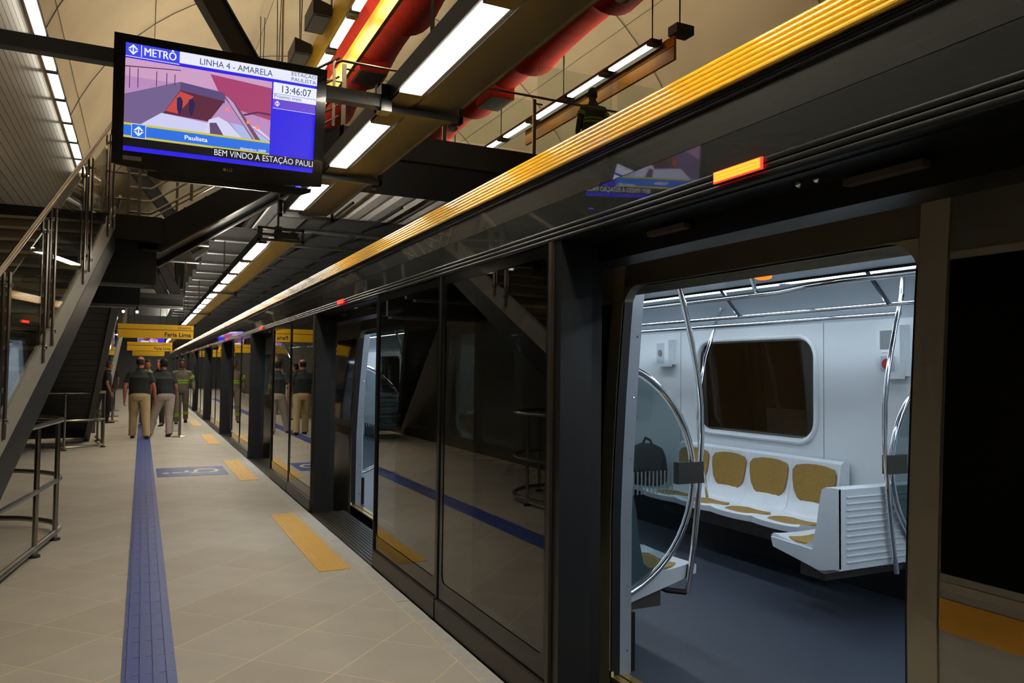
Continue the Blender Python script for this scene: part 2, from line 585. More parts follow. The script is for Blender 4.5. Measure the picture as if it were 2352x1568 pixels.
for k in BAYS:
    yc = JAMB - 1.18 + PITCH * k
    b = MB().box(1.684, 1.69, yc - .115, yc + .105, 2.177, 2.2145)
    dl = b.build('door_lamp', 'lamp_red', hd, label='small red lamp above an opening')
    for z in (2.181, 2.192, 2.203) if k == 0 else ():
        MB().box(1.680, 1.684, yc - .108, yc + .098, z, z + .0085).build('lamp_core', 'lamp_core', dl)
    for dy in (-.02, .05):
        MB().ball((1.80, yc - .2 + dy, 2.135), .012).build('bolt', 'chrome', hd, smooth=True)
    MB().box(1.86, 1.895, yc - .52, yc - .26, 2.112, 2.132).build('operator_plate', 'vent', hd)
    MB().box(1.86, 1.895, yc + .48, yc + .72, 2.112, 2.132).build('operator_plate', 'vent', hd)


def rounded_rect(y0, y1, z0, z1, r, n=4):
    pts = []
    for cy, cz, a0 in ((y1 - r, z1 - r, 0), (y0 + r, z1 - r, PI / 2), (y0 + r, z0 + r, PI), (y1 - r, z0 + r, 1.5 * PI)):
        for k in range(n + 1):
            a = a0 + PI / 2 * k / n
            pts.append((cy + r * math.cos(a), cz + r * math.sin(a)))
    return pts


def frame_hole(mb, x0, x1, Yo0, Yo1, Zo0, Zo1, hole):
    """rectangular plate in YZ with a rounded hole, given thickness x0..x1"""
    n = len(hole)
    out = []
    cy = sum(p[0] for p in hole) / n
    cz = sum(p[1] for p in hole) / n
    k4 = n // 4
    cs = [(Yo1, Zo1), (Yo0, Zo1), (Yo0, Zo0), (Yo1, Zo0)]
    outer = []
    for q in range(4):
        for k in range(k4):
            outer.append(cs[q])
    vs, fs = [], []
    for x in (x0, x1):
        vs += [(x, a, c) for a, c in hole] + [(x, a, c) for a, c in outer]
    N = 2 * n
    for s in range(2):
        for i in range(n):
            j = (i + 1) % n
            if outer[i] == outer[j]:
                fs.append((s * N + i, s * N + j, s * N + n + i))
            else:
                fs.append((s * N + i, s * N + j, s * N + n + j, s * N + n + i))
    for i in range(n):
        j = (i + 1) % n
        fs.append((i, j, N + j, N + i))
        if outer[i] != outer[j]:
            fs.append((n + i, n + j, N + n + j, N + n + i))
    mb.add(vs, fs)
    return mb


bay_names = {0: 'nearest, between the first two openings', 1: 'second, beyond the second opening', 2: 'third along, mirroring the walking men',
             3: 'fourth along the platform', 4: 'fifth along the platform', 5: 'sixth along the platform', 6: 'seventh along the platform', 7: 'eighth along the platform', 8: 'last and smallest'}
bay0 = None
for k in BAYS:
    y = JAMB + PITCH * k
    t = thing('glass_screen_bay', 'dark tinted fixed glass screen bay, ' + bay_names[k], 'glass screen', (1.70, y, 0), 'fixed glass screens along the platform edge')
    ya, yb = y + .065, y + PITCH - OPEN
    ym = (ya + yb) / 2
    # jamb post at the opening
    MB().box(1.700, 1.865, y - .03, y + .035, 0, 2.15).build('jamb_post', 'post', t, label='dark blue grey jamb')
    MB().box(1.865, 1.925, y - .02, y + .03, 0, 2.14).build('seal_post', 'rubber', t)
    MB().box(1.685, 1.70, y + .035, y + .065, 0, 2.15).build('edge_frame', 'kick', t)
    MB().box(1.685, 1.72, yb - .012, yb, 0, 2.15).build('edge_frame', 'dark_trim', t)
    MB().box(1.690, 1.70, ym - .010, ym + .010, .0, 2.15).build('mullion', 'dark_trim', t)
    for a, c, brd in ((ya, ym - .012, .10), (ym + .012, yb - .012, .06)):
        f = MB()
        frame_hole(f, 1.698, 1.702, a, c, .13, 2.15, rounded_rect(a + .04, c - brd * .6, .245, 2.09, .05))
        p = f.build('glass_border', 'frame_black', t)
        MB().box(1.7025, 1.706, a + .005, c - .005, .14, 2.14).build('pane', 'screen_glass', p, label='dark tinted pane')
        MB().box(1.68, 1.72, a, c, 0, .128).build('kick_plate', 'kick', t)
    # sliding leaf pushed back behind the fixed panes
    f = MB()
    frame_hole(f, 1.80, 1.83, y + .10, y + 1.20, .03, 2.10, rounded_rect(y + .17, y + 1.13, .2, 2.02, .08))
    p = f.build('sliding_leaf', 'black', t)
    MB().box(1.812, 1.818, y + .15, y + 1.15, .18, 2.04).build('leaf_pane', 'train_glass', p)
    # threshold of the opening on the near side of this bay
    th = MB()
    th.box(XE, 2.04, y - OPEN, y, -.10, -.006)
    p = th.build('threshold', 'grate', t, label='ribbed metal threshold')
    r = MB()
    for q in range(11):
        x = XE + .02 + q * .033
        r.box(x, x + .018, y - OPEN, y, -.006, 0.0)
    r.build('threshold_ribs', 'grate', p)["kind"] = "stuff"
    MB().box(2.04, 2.06, y - OPEN, y, -.12, -.002).build('gap_filler', 'rubber', t)

# ================================================================ FLOOR MARKINGS
M['blue_joint'] = mat('pale joint in the blue strip', (120, 128, 170), 0.7, var=0.05)
ts = thing('tactile_strip', 'long blue ribbed tactile guide strip running down the platform', 'tactile strip', (0.07, 3, 0))
MB().box(-.05, .202, 2.5, 41.6, 0.0002, .0066).build('joint_bed', 'blue_joint', ts)
b = MB()
b.box(-.122, .122, 0.0018, .2582, 0.000, .007)
for q in range(4):
    x = -.093 + q * .062
    b.box(x - .014, x + .014, 0.0, .26, .007, .0125)
tt = b.mesh('guide_tile', 'blue_tile')
for k in range(150):
    link('guide_tile', tt, ts, loc=(0.006, -.5 + k * .26, 0.001))
for k in range(5):
    yf = 5.97 + PITCH * k if k else 5.97
    yf = (5.97, 11.2, 16.75, 22.1, 27.5)[k]
    nm = ('before the second opening', 'beside the wheelchair sign', 'between the sign and the walking men', 'under the uniformed worker', 'behind the uniformed worker')[k]
    p = thing('tactile_pad', 'yellow tactile floor pad ' + nm, 'floor marking', (1.39, yf, 0), 'yellow pads before the openings')
    for q in range(2):
        b = MB()
        y = yf + q * 1.262
        b.box(1.265, 1.51, y + .002, y + 1.258, 0.0005, .0045)
        for s in range(5):
            for r in range(25):
                b.ball((1.29 + s * .049, y + .04 + r * .049, .004), .011, .011, .003, 6, 2)
        b.build('pad_tile', 'yellow_tile', p)

ws = thing('wheelchair_sign', 'blue floor rectangle with a white wheelchair symbol', 'floor marking', (0.71, 12.47, 0))
MB().box(.235, 1.188, 11.96, 12.99, .0005, .0035).build('sign_ground', 'blue_paint', ws)


def strip2d(mb, pts, wd, z0, z1, closed=False):
    P = [Vector((p[0], p[1], 0)) for p in pts]
    n = len(P)
    L, Rr = [], []
    for i in range(n):
        t = (P[(i + 1) % n if closed else min(i + 1, n - 1)] - P[i - 1 if closed or i else 0]).normalized()
        nn = Vector((-t.y, t.x, 0)) * wd / 2
        L.append(P[i] + nn)
        Rr.append(P[i] - nn)
    for i in range(n if closed else n - 1):
        j = (i + 1) % n
        mb.prism([(L[i].x, L[i].y, z0), (L[j].x, L[j].y, z0), (Rr[j].x, Rr[j].y, z0), (Rr[i].x, Rr[i].y, z0)], (0, 0, z1 - z0))
    return mb


# symbol lies with its head towards -X; local frame: a = along -X (up of the figure), b = along +Y
def wsym(a, bb):
    return (.70 - a, 12.48 + bb)


b = MB()
wheel = [wsym(-.16 + .215 * math.cos(math.radians(t)), .02 + .235 * math.sin(math.radians(t))) for t in range(70, 331, 13)]
strip2d(b, wheel, .055, .0036, .0046)
strip2d(b, [wsym(.26, -.12), wsym(.10, -.10), wsym(-.06, -.09), wsym(-.08, .13), wsym(-.26, .19), wsym(-.30, .28)], .065, .0036, .0046)
strip2d(b, [wsym(.06, -.10), wsym(.05, .10)], .055, .0036, .0046)
hp = [wsym(.34 + .05 * math.cos(t * PI / 6), -.13 + .05 * math.sin(t * PI / 6)) for t in range(12)]
b.prism([(p[0], p[1], .0036) for p in hp], (0, 0, .001))
b.build('wheelchair_symbol', 'white_paint', ws)

# ================================================================ TRAIN
XC = 3.575                                   # centre line of the train
TD0, TD1 = 1.66, 3.36                        # nearest train door opening in Y
tr = thing('metro_train', 'stainless metro train with yellow stripe standing at the platform', 'train', (XC, 3, -0.9))

side = [(2.20, -.35), (2.20, .80), (2.212, 1.10), (2.232, 1.45), (2.258, 1.80), (2.285, 2.10), (2.32, 2.35)]
DOORTOP = 2.0


def side_x(z):
    for (xa, za), (xb, zb) in zip(side[:-1], side[1:]):
        if za <= z <= zb:
            return xa + (xb - xa) * (z - za) / (zb - za)
    return side[-1][0]


def side_panel(y0, y1, z0, z1, th=.045, mirror=False, out=0.0):
    zs = sorted({z0, z1} | {z for _, z in side if z0 < z < z1})
    pr = [(side_x(z) - out, z) for z in zs]
    prof = pr + [(x + th, z) for x, z in reversed(pr)]
    if mirror:
        prof = [(2 * XC - x, z) for x, z in prof]
    return MB().sweep(prof, y0, y1)


doors = [(TD0 + PITCH * k, TD1 + PITCH * k) for k in range(-1, 5)]
W0, W1, WZ0, WZ1 = 4.46, 5.84, 1.045, 1.835   # window between the doors
for mir in (False, True):
    for k, (d0, d1) in enumerate(doors):
        nxt = doors[k + 1][0] if k + 1 < len(doors) else d1 + 3.7
        s = (k - 1) * PITCH
        w0, w1 = W0 + s, W1 + s
        A, B = d1 + .10, nxt - .10
        # wall panels leave the window free
        side_panel(A, B, -.35, WZ0, mirror=mir).build('side_panel', 'train_steel', tr)
        side_panel(A, B, WZ1, 2.35, mirror=mir).build('side_panel', 'train_steel', tr)
        side_panel(A, w0, WZ0, WZ1, mirror=mir).build('side_panel', 'train_steel', tr)
        side_panel(w1, B, WZ0, WZ1, mirror=mir).build('side_panel', 'train_steel', tr)
        side_panel(A + .006, B - .006, .785, .880, .003, mir, .0035).build('yellow_stripe', 'train_yellow', tr)
        side_panel(A + .01, w0 - .02, .955, 1.915, .003, mir, .0045).build('black_glazing', 'black_glass', tr, label='black glazed panel')
        side_panel(w1 + .02, B - .01, .955, 1.915, .003, mir, .0045).build('black_glazing', 'black_glass', tr, label='black glazed panel')
        side_panel(A + .006, B - .006, 1.915, 1.94, .004, mir, .004).build('rain_strip', 'train_frame', tr)
        side_panel(A + .006, B - .006, .905, .93, .004, mir, .003).build('rub_strip', 'train_frame', tr)
        side_panel(w0 - .01, w1 + .01, WZ0 - .01, WZ1 + .01, .006, mir, -.012).build('window_pane', 'train_glass', tr, label='tinted window pane')
        # door surround
        for y0, y1 in ((d0 - .10, d0), (d1, d1 + .10)):
            side_panel(y0, y1, -.35, 2.35, .06, mir, .006).build('door_surround', 'train_frame', tr, label='bronze metal door surround')
        side_panel(d0, d1, DOORTOP, 2.35, .06, mir, .006).build('door_header', 'train_frame_shaded', tr)
        for q, (zz, sg) in enumerate(((d0, 1), (d1, -1))):
            # rounded upper corners
            pts = [(zz, DOORTOP), (zz + sg * .13, DOORTOP)] + [(zz + sg * (.13 - .13 * math.sin(a)), DOORTOP - .13 + .13 * math.cos(a)) for a in [PI / 2 * i / 6 for i in range(1, 7)]]
            x = side_x(1.95) - .006
            x = 2 * XC - x - .0 if mir else x
            MB().prism([(x, a, c) for a, c in pts], (-.055 if mir else .055, 0, 0)).build('corner', 'train_frame', tr)
        side_panel(d0, d1, -.35, -.015, .05, mir, .004).build('sill_beam', 'black', tr)
        if mir:
            # closed leaves on the far side
            dm = (d0 + d1) / 2
            for ya, yb in ((d0 + .012, dm - .004), (dm + .004, d1 - .012)):
                f = MB()
                frame_hole(f, 2 * XC - 2.30, 2 * XC - 2.27, ya, yb, 0.0, 2.0, rounded_rect(ya + .16, yb - .16, 1.12, 1.80, .12, 5))
                lf = f.build('door_leaf', 'train_white', tr)
                MB().box(2 * XC - 2.287, 2 * XC - 2.281, ya + .14, yb - .14, 1.10, 1.83).build('leaf_pane', 'black_glass', lf)
        # retracted leaf: rubber lip and pale edge with screws
        for yy, sg in ((d1, -1), (d0, 1)):
            zs = [z for _, z in side if 0 < z < DOORTOP] + [DOORTOP]
            zs = [0.0] + zs
            for (o0, o1, dep0, dep1, mtn, nm) in ((.0, .012, .0, .05, 'rubber', 'door_seal'), (-.004, .012, .05, .118, 'door_edge', 'door_edge')):
                pr = [(side_x(z) + dep0, z) for z in zs] + [(side_x(z) + dep1, z) for z in reversed(zs)]
                if mir:
                    pr = [(2 * XC - x, z) for x, z in pr]
                ya = yy + sg * o0
                yb = yy + sg * o1
                e = MB().sweep(pr, min(ya, yb), max(ya, yb)).build(nm, mtn, tr)
                if nm == 'door_edge' and not mir and k in (1, 2):
                    sc = MB()
                    for z in (.12, .45, .78, 1.10, 1.42, 1.74):
                        sc.ball((side_x(z) + .095, yy + sg * .013, z), .006, .003, .006, 6, 4)
                    sc.build('screws', 'chrome', e)["kind"] = "stuff"
        X0, X1 = (2.196, 2.30) if not mir else (2 * XC - 2.30, 2 * XC - 2.196)
        MB().box(X0, X0 + .045, d0, d1, -.03, .004).build('sill_plate', 'sill', tr, label='brass door sill')
        MB().box(X0 + .045, X0 + .058, d0, d1, -.03, -.006).build('sill_groove', 'rubber', tr)
        MB().box(X0 + .058, X1, d0, d1, -.03, .004).build('sill_plate', 'sill', tr)
        MB().box(X0 - .004, X0 + .012, d1 - .02, d1 - .005, .0, .03).build('sill_catch', 'chrome', tr)
TY0, TY1 = doors[0][0] - .1, doors[-1][1] + 3.6
# roof
roof = [(2.32, 2.35), (2.42, 2.62), (2.75, 2.90), (3.2, 3.02), (XC, 3.05)]
roof = roof + [(2 * XC - x, z) for x, z in reversed(roof[:-1])]
MB().sweep(roof + [(x, z - .04) for x, z in reversed(roof)], TY0, TY1).build('roof', 'beam', tr, smooth=True)
MB().box(2.22, 2 * XC - 2.22, TY0, TY1, -.35, -.03).build('underframe', 'soffit', tr)
MB().box(2.30, 2 * XC - 2.30, TY0, TY1, -.03, 0.0).build('cabin_floor', 'train_floor', tr, label='blue grey cabin floor')
MB().box(2.22, 2 * XC - 2.22, TY1, TY1 + .05, -.35, 2.9).build('end_wall', 'train_white', tr)
MB().box(2.22, 2 * XC - 2.22, TY0 - .05, TY0, -.35, 2.9).build('end_wall', 'train_white', tr)
for mir in (False, True):
    def mx(x):
        return 2 * XC - x if mir else x
    for k, (d0, d1) in enumerate(doors):
        nxt = doors[k + 1][0] if k + 1 < len(doors) else d1 + 3.7
        s = (k - 1) * PITCH
        w0, w1 = W0 + s, W1 + s
        A, B = d1 + .012, nxt - .012
        f = MB()
        n0 = len(f.v)
        frame_hole(f, mx(2.315), mx(2.335), A, B, 0, 1.96, rounded_rect(w0 - .01, w1 + .01, WZ0 - .01, WZ1 + .01, .16, 6))
        p = f.build('cabin_wall', 'train_white', tr, label='white moulded cabin wall')
        # moulded rim of the window
        rp = rounded_rect(w0 - .035, w1 + .035, WZ0 - .04, WZ1 + .03, .18, 7)
        MB().tube([(mx(2.338), a, c) for a, c in rp], .022, 8, closed=True).build('window_rim', 'train_white', p, smooth=True)
        for ysm in (w0 - .11, w1 + .28):
            MB().box(min(mx(2.335), mx(2.3365)), max(mx(2.335), mx(2.3365)), ysm, ysm + .004, .5, 1.96).build('panel_joint', 'vent', p)
        MB().box(min(mx(2.30), mx(2.36)), max(mx(2.30), mx(2.36)), A, B, 0, .30).build('skirting', 'soffit', tr)
        # inner head of the doorway
        MB().box(min(mx(2.30), mx(2.42)), max(mx(2.30), mx(2.42)), d0 - .05, d1 + .05, 2.0, 2.06).build('doorway_head', 'train_grey', tr)
        MB().box(min(mx(2.31), mx(2.40)), max(mx(2.31), mx(2.40)), d0 - .05, d1 + .05, 2.06, 2.10).build('doorway_gap', 'rubber', tr)
    # cove from the wall to the ceiling, then lamp strip and ceiling panel
    cove = [(2.335, 1.96), (2.345, 2.02), (2.40, 2.10), (2.50, 2.17), (2.64, 2.215), (2.80, 2.225)]
    pr = [(mx(x), z) for x, z in cove] + [(mx(x), z + .03) for x, z in reversed(cove)]
    MB().sweep(pr, TY0, TY1).build('cove', 'train_grey', tr, smooth=True)
    MB().box(min(mx(2.80), mx(2.90)), max(mx(2.80), mx(2.90)), TY0, TY1, 2.222, 2.25).build('ceiling_rail', 'train_grey', tr)
    for q in range(13):
        y = 4.25 + (q - 3) * 2.1
        MB().box(min(mx(2.905), mx(3.03)), max(mx(2.905), mx(3.03)), y, y + 1.98, 2.212, 2.24).build('lamp_strip', 'lamp_train', tr, label='bright cabin light strip')
    MB().box(min(mx(3.035), mx(3.05)), max(mx(3.035), mx(3.05)), TY0, TY1, 2.205, 2.24).build('lamp_edge', 'rubber', tr)
MB().box(2.90, 4.25, TY0, TY1, 2.235, 2.26).build('ceiling_panel', 'train_grey', tr)
MB().box(3.06, 4.09, TY0, TY1, 2.22, 2.236).build('ceiling_panel', 'train_grey', tr)
MB().box(3.45, 3.70, TY0, TY1, 2.205, 2.221).build('air_outlet', 'vent', tr)

# ---- seats
def seat_row(name, label, cat, org, fa, fb, n, wd=.475, top=1.0):
    """moulded seats: fa = the way the sitter faces, fb = along the row"""
    t = thing(name, label, cat, (org[0], org[1], 0))
    fa, fb = Vector((fa[0], fa[1], 0)), Vector((fb[0], fb[1], 0))
    o = Vector((org[0], org[1], 0))

    def P(a, bb, z):
        return o + fa * a + fb * bb + Vector((0, 0, z))
    # (distance from wall, height, scoop)
    prof = [(.02, .40, 0), (.03, .90, 0), (.085, .905, 0), (.115, .885, .3), (.135, .78, 1), (.155, .62, 1), (.185, .50, .9), (.25, .455, .9), (.36, .452, 1), (.45, .465, .9), (.525, .478, .6), (.548, .462, .4), (.545, .415, .2), (.40, .375, 0), (.10, .30, 0)]
    prof = [(a, z if z < .6 else .6 + (z - .6) * top, q) for a, z, q in prof]
    N = 9
    for i in range(n):
        b = MB()
        vs, fs = [], []
        m = len(prof)
        for j in range(N):
            t_ = j / (N - 1)
            bb = i * wd + t_ * wd * .994
            sc = math.sin(PI * t_) ** .6 if 0 < t_ < 1 else 0
            for a, z, s in prof:
                back = z > .56
                da = -.030 * s * sc if back else 0
                dz = 0 if back else -.026 * s * sc
                if a > .5:
                    da += .02 * sc
                vs.append(P(a + da, bb, z + dz))
        for j in range(N - 1):
            for q in range(m):
                r = (q + 1) % m
                fs.append((j * m + q, j * m + r, (j + 1) * m + r, (j + 1) * m + q))
        fs += [tuple(range(m)), tuple(range((N - 1) * m, N * m))[::-1]]
        b.add(vs, fs)
        sh = b.build('seat_shell', 'seat', t, smooth=True)
        c = i * wd + wd / 2
        # back pad: wide top, tapering and rounded below; follows the scooped back
        ol = [(-.17, .285), (-.09, .300), (0, .304), (.09, .300), (.17, .285), (.198, .25), (.195, .18), (.178, .10), (.145, .045), (.09, .012), (0, .0), (-.09, .012), (-.145, .045), (-.178, .10), (-.195, .18), (-.198, .25)]

        def bk(q, z):
            f = (z - .56) / .32
            a = .158 - .028 * f
            return a - .030 * max(0, math.cos(PI * q / (wd))) ** .6 + .017
        ol = [(q * 1.06, h * 1.06 - .02) for q, h in ol]
        front = [P(bk(q, .56 + h), c + q, .56 + h) for q, h in ol]
        ctr = P(bk(0, .71), c, .71)
        pb = MB()
        k = len(ol)
        mid = [P(bk(q * .6, .56 + .15 + (h - .15) * .6), c + q * .6, .56 + .15 + (h - .15) * .6) for q, h in ol]
        rim = [p - fa * .012 for p in front]
        pb.add([ctr] + mid + front + rim, [(0, 1 + j, 1 + (j + 1) % k) for j in range(k)] + [(1 + j, 1 + k + j, 1 + k + (j + 1) % k, 1 + (j + 1) % k) for j in range(k)] + [(1 + k + j, 1 + 2 * k + j, 1 + 2 * k + (j + 1) % k, 1 + k + (j + 1) % k) for j in range(k)])
        if top == 1.0:
            pb.build('back_pad', 'pad', sh, smooth=True, label='tan ribbed back pad')
        pts = []
        for q in range(20):
            a = 2 * PI * q / 20
            pts.append((.365 + .168 * math.cos(a), .190 * math.sin(a)))

        def st(a, q):
            return .456 + .10 * max(0, a - .42) - .026 * max(0, math.cos(PI * q / wd)) ** .6 + .012
        front = [P(a, c + q, st(a, q)) for a, q in pts]
        mid = [P(.365 + (a - .365) * .55, c + q * .55, st(.365 + (a - .365) * .55, q * .55)) for a, q in pts]
        rim = [p - Vector((0, 0, .016)) for p in front]
        pb = MB()
        k = 20
        pb.add([P(.365, c, st(.365, 0))] + mid + front + rim, [(0, 1 + j, 1 + (j + 1) % k) for j in range(k)] + [(1 + j, 1 + k + j, 1 + k + (j + 1) % k, 1 + (j + 1) % k) for j in range(k)] + [(1 + k + j, 1 + 2 * k + j, 1 + 2 * k + (j + 1) % k, 1 + k + (j + 1) % k) for j in range(k)])
        pb.build('seat_pad', 'pad', sh, smooth=True, label='tan ribbed seat pad')
    # support beam under the row
    bb = MB()
    bb.obox(P(.22, n * wd / 2, .30), fa * .10, fb * (n * wd / 2 - .03), Vector((0, 0, .05)))
    bb.build('support', 'vent', t)
    return t, P


far_wall = 2 * XC - 2.335
seat_row('train_bench', 'white four seat bench with tan pads below the cabin window', 'bench', (far_wall, 4.09), (-1, 0), (0, 1), 4)
seat_row('train_bench', 'white bench with tan pads just inside the nearest open door', 'bench', (2.335, 3.52), (1, 0), (0, 1), 4)
seat_row('train_bench', 'white bench seen through the second open train door', 'bench', (far_wall, 4.09 + PITCH), (-1, 0), (0, 1), 4)
t, P = seat_row('transverse_seat', 'white double seat with a ribbed back turned to the doorway', 'seat', (3.90, 3.43), (0, 1), (1, 0), 2, .46, .8)
b = MB().box(3.885, 4.81, 3.40, 3.45, .35, .845)
bk = b.build('back_panel', 'seat', t)
for q in range(11):
    z = .395 + q * .040
    MB().tube([(3.95, 3.398, z), (4.77, 3.398, z)], .006, 6).build('rib', 'seat', bk, smooth=True)
MB().prism([(3.882, 3.40, .36), (3.882, 3.40, .85), (3.882, 3.47, .85), (3.882, 3.545, .55), (3.882, 3.61, .440), (3.882, 3.90, .450), (3.882, 3.965, .452), (3.882, 3.945, .39), (3.882, 3.55, .32)], (.02, 0, 0)).build('side_cheek', 'seat', t)

# ---- half-round partitions with bowed poles
def partition(label, sgn, y, lab_pole):
    """sgn=+1 grows from the platform-side wall, -1 from the far wall"""
    def X(x):
        return x if sgn > 0 else 2 * XC - x
    t = thing('draught_screen', label, 'partition', (X(2.36), y, 0))
    cx, cz, r = 2.19, .97, .65
    a0 = math.asin(.17 / r)
    ang = [PI / 2 - a0 - (PI - 2 * a0) * k / 24 for k in range(25)]
    pts = [(X(cx + r * math.cos(a)), y, cz + r * math.sin(a)) for a in ang]
    MB().tube(pts, .019, 10).build('chrome_hoop', 'chrome', t, smooth=True)
    inner = [(X(cx + (r - .028) * math.cos(a)), y - .004, cz + (r - .028) * math.sin(a)) for a in ang]
    MB().prism(inner, (0, .008, 0)).build('smoked_pane', 'smoke_glass', t, label='smoked half-round pane')
    fr = MB()
    for q in range(13):
        x = 2.375 + q * .026
        fr.box(min(X(x), X(x + .009)), max(X(x), X(x + .009)), y - .006, y - .0045, .885, 1.01)
    fr.build('frosted_bars', 'frost', t, label='row of pale printed bars')["kind"] = "stuff"
    MB().box(min(X(2.72), X(2.90)), max(X(2.72), X(2.90)), y - .022, y + .022, .93, 1.05).build('clamp', 'clamp', t)
    MB().tube([(X(2.80), y, .32), (X(2.70), y + .05, .33), (X(2.62), y + .09, .37)], .016, 8).build('foot_bracket', 'rubber', t, smooth=True)
    p = thing('bowed_pole', lab_pole, 'pole', (X(2.80), y, .3))
    pl = [(2.735, 2.08), (2.745, 2.03), (2.79, 1.88), (2.833, 1.72), (2.873, 1.55), (2.898, 1.37), (2.902, 1.18), (2.892, .986), (2.872, .78), (2.845, .56), (2.80, .30)]
    MB().tube([(X(x), y, z) for x, z in pl], .0165, 10).build('pole_tube', 'chrome', p, smooth=True)
    MB().tube([(X(2.735), y, 2.06), (X(2.72), y, 2.22)], .0165, 10).build('upper_end', 'chrome', p, smooth=True)


partition('smoked half-round screen with chrome hoop beside the open door', 1, 3.50, 'bowed chrome pole clamped to the screen beside the open door')
partition('smoked half-round screen cut by the doorway edge, before the ribbed seat back', -1, 3.36, 'bowed chrome pole in front of the ribbed seat back')
partition('half-round screen seen in the second open train door', 1, 3.50 + PITCH, 'bowed pole seen in the second open train door')
p = thing('bowed_pole', 'bowed chrome pole rising from the middle of the four seat bench', 'pole', (4.5, 5.4, .45))
MB().tube([(4.72, 5.4, 2.2), (4.62, 5.4, 1.95), (4.52, 5.4, 1.70), (4.47, 5.4, 1.45), (4.44, 5.4, 1.17), (4.46, 5.4, .85), (4.545, 5.4, .46)], .0165, 10).build('pole_tube', 'chrome', p, smooth=True)

g = thing('ceiling_handrail', 'chrome overhead handrail with a kink along the cabin centre', 'handrail', (3.5, 3, 2.05))
pts = [(3.47, 9.0, 2.05), (3.47, 5.0, 2.05), (3.46, 3.62, 2.05), (3.47, 3.46, 2.052), (3.52, 3.30, 2.075), (3.60, 3.12, 2.095), (3.66, 2.9, 2.10), (3.68, 2.4, 2.10), (3.68, -1.5, 2.10)]
MB().tube(pts, .0175, 10).build('rail_tube', 'chrome', g, smooth=True)
for y in (3.66, 6.0):
    MB().tube([(3.47, y, 2.05), (3.40, y, 2.21)], .014, 8).build('hanger', 'chrome', g, smooth=True)
g = thing('ceiling_handrail', 'upper chrome handrail running above the bench by the cabin wall', 'handrail', (4.3, 5, 2.0))
MB().tube([(4.30, -1.0, 2.008), (4.30, 9.0, 2.008)], .0165, 10).build('rail_tube', 'chrome', g, smooth=True)
for y in (3.36, 4.72, 6.6):
    MB().tube([(4.30, y, 2.008), (4.12, y + .02, 2.215)], .015, 8).build('hanger', 'chrome', g, smooth=True)
g = thing('ceiling_handrail', 'lower chrome handrail ending at the bowed pole by the cabin wall', 'handrail', (4.42, 5, 1.95))
MB().tube([(4.40, 3.36, 1.955), (4.40, 9.0, 1.955)], .0165, 10).build('rail_tube', 'chrome', g, smooth=True)

g = thing('door_warning_lamp', 'orange lamp glowing below the cabin ceiling', 'lamp', (3.09, 3.21, 2.2))
MB().ball((3.06, 3.18, 2.088), .05, .05, .020, 12, 6).build('lens', 'lamp_orange', g, smooth=True)
MB().box(3.06, 3.12, 3.18, 3.24, 2.11, 2.21).build('mount', 'train_grey', g)


def wall_box(label, y0, y1, z0, z1, dep, cat, two):
    xw = far_wall
    t = thing('wall_unit', label, cat, (xw, (y0 + y1) / 2, z0))
    MB().prism([(xw, y0, z0 + .02), (xw, y1, z0 + .02), (xw, y1, z1), (xw, y0, z1)], (-dep * .5, 0, 0)).build('housing', 'train_white', t)
    h = MB().prism([(xw - dep * .5, y0 + .006, z0), (xw - dep * .5, y1 - .006, z0), (xw - dep * .5, y1 - .006, z1 - .005), (xw - dep * .5, y0 + .006, z1 - .005)], (-dep * .5, 0, 0)).build('cover', 'train_white', t)
    x = xw - dep
    ym = (y0 + y1) / 2
    if two:
        MB().box(x - .004, x, ym - .05, ym + .06, z0 + .21, z1 - .04).build('steel_plate', 'frost', t, label='steel intercom plate')
        MB().box(x - .003, x, ym - .05, ym + .05, z0 + .185, z0 + .20).build('notice', 'seat', t)
        f = MB().box(x - .004, x, ym - .055, ym + .055, z0 + .05, z0 + .16).build('button_frame', 'train_grey', t)
        pts = [(x - .004, ym + .037 * math.cos(a * PI / 8), z0 + .105 + .037 * math.sin(a * PI / 8)) for a in range(16)]
        MB().prism(pts, (-.012, 0, 0)).build('red_button', 'red_paint', t, label='round red button')
    else:
        MB().box(x - .003, x, ym - .06, ym + .06, z0 + .03, z1 - .035).build('button_frame', 'train_grey', t)
        pts = [(x - .003, ym + .028 * math.cos(a * PI / 8), (z0 + z1) / 2 + .034 * math.sin(a * PI / 8)) for a in range(16)]
        MB().prism(pts, (-.008, 0, 0)).build('round_emblem', 'sticker', t)


wall_box('white wall unit with steel plate and red button by the far door', 3.60, 3.80, 1.53, 1.91, .10, 'intercom', True)
wall_box('white wall unit with a small round emblem left of the cabin window', 6.20, 6.47, 1.62, 1.89, .09, 'wall unit', False)

# ---- bag on the far bench
bg = thing('backpack', 'dark backpack on the bench behind the smoked screen', 'bag', (4.5, 6.15, .46))
b = MB()
rings = []
for z, ra, rb in ((.47, .14, .17), (.50, .18, .21), (.62, .19, .22), (.74, .17, .21), (.82, .14, .17), (.86, .06, .08)):
    rings.append(((4.48, 6.22, z), (ra, 0, 0), (0, rb, 0)))
b.loft(rings, 16).build('bag_body', 'dark_cloth', bg, smooth=True)
MB().tube([(4.46, 6.10, .84), (4.45, 6.12, .90), (4.45, 6.20, .92), (4.46, 6.27, .84)], .012, 6).build('handle', 'dark_cloth', bg, smooth=True)
MB().ball((4.30, 6.22, .60), .05, .13, .10, 12, 6).build('pocket', 'dark_cloth', bg, smooth=True)

# ================================================================ PLATFORM LIGHT TRACKS
LZ = 3.17


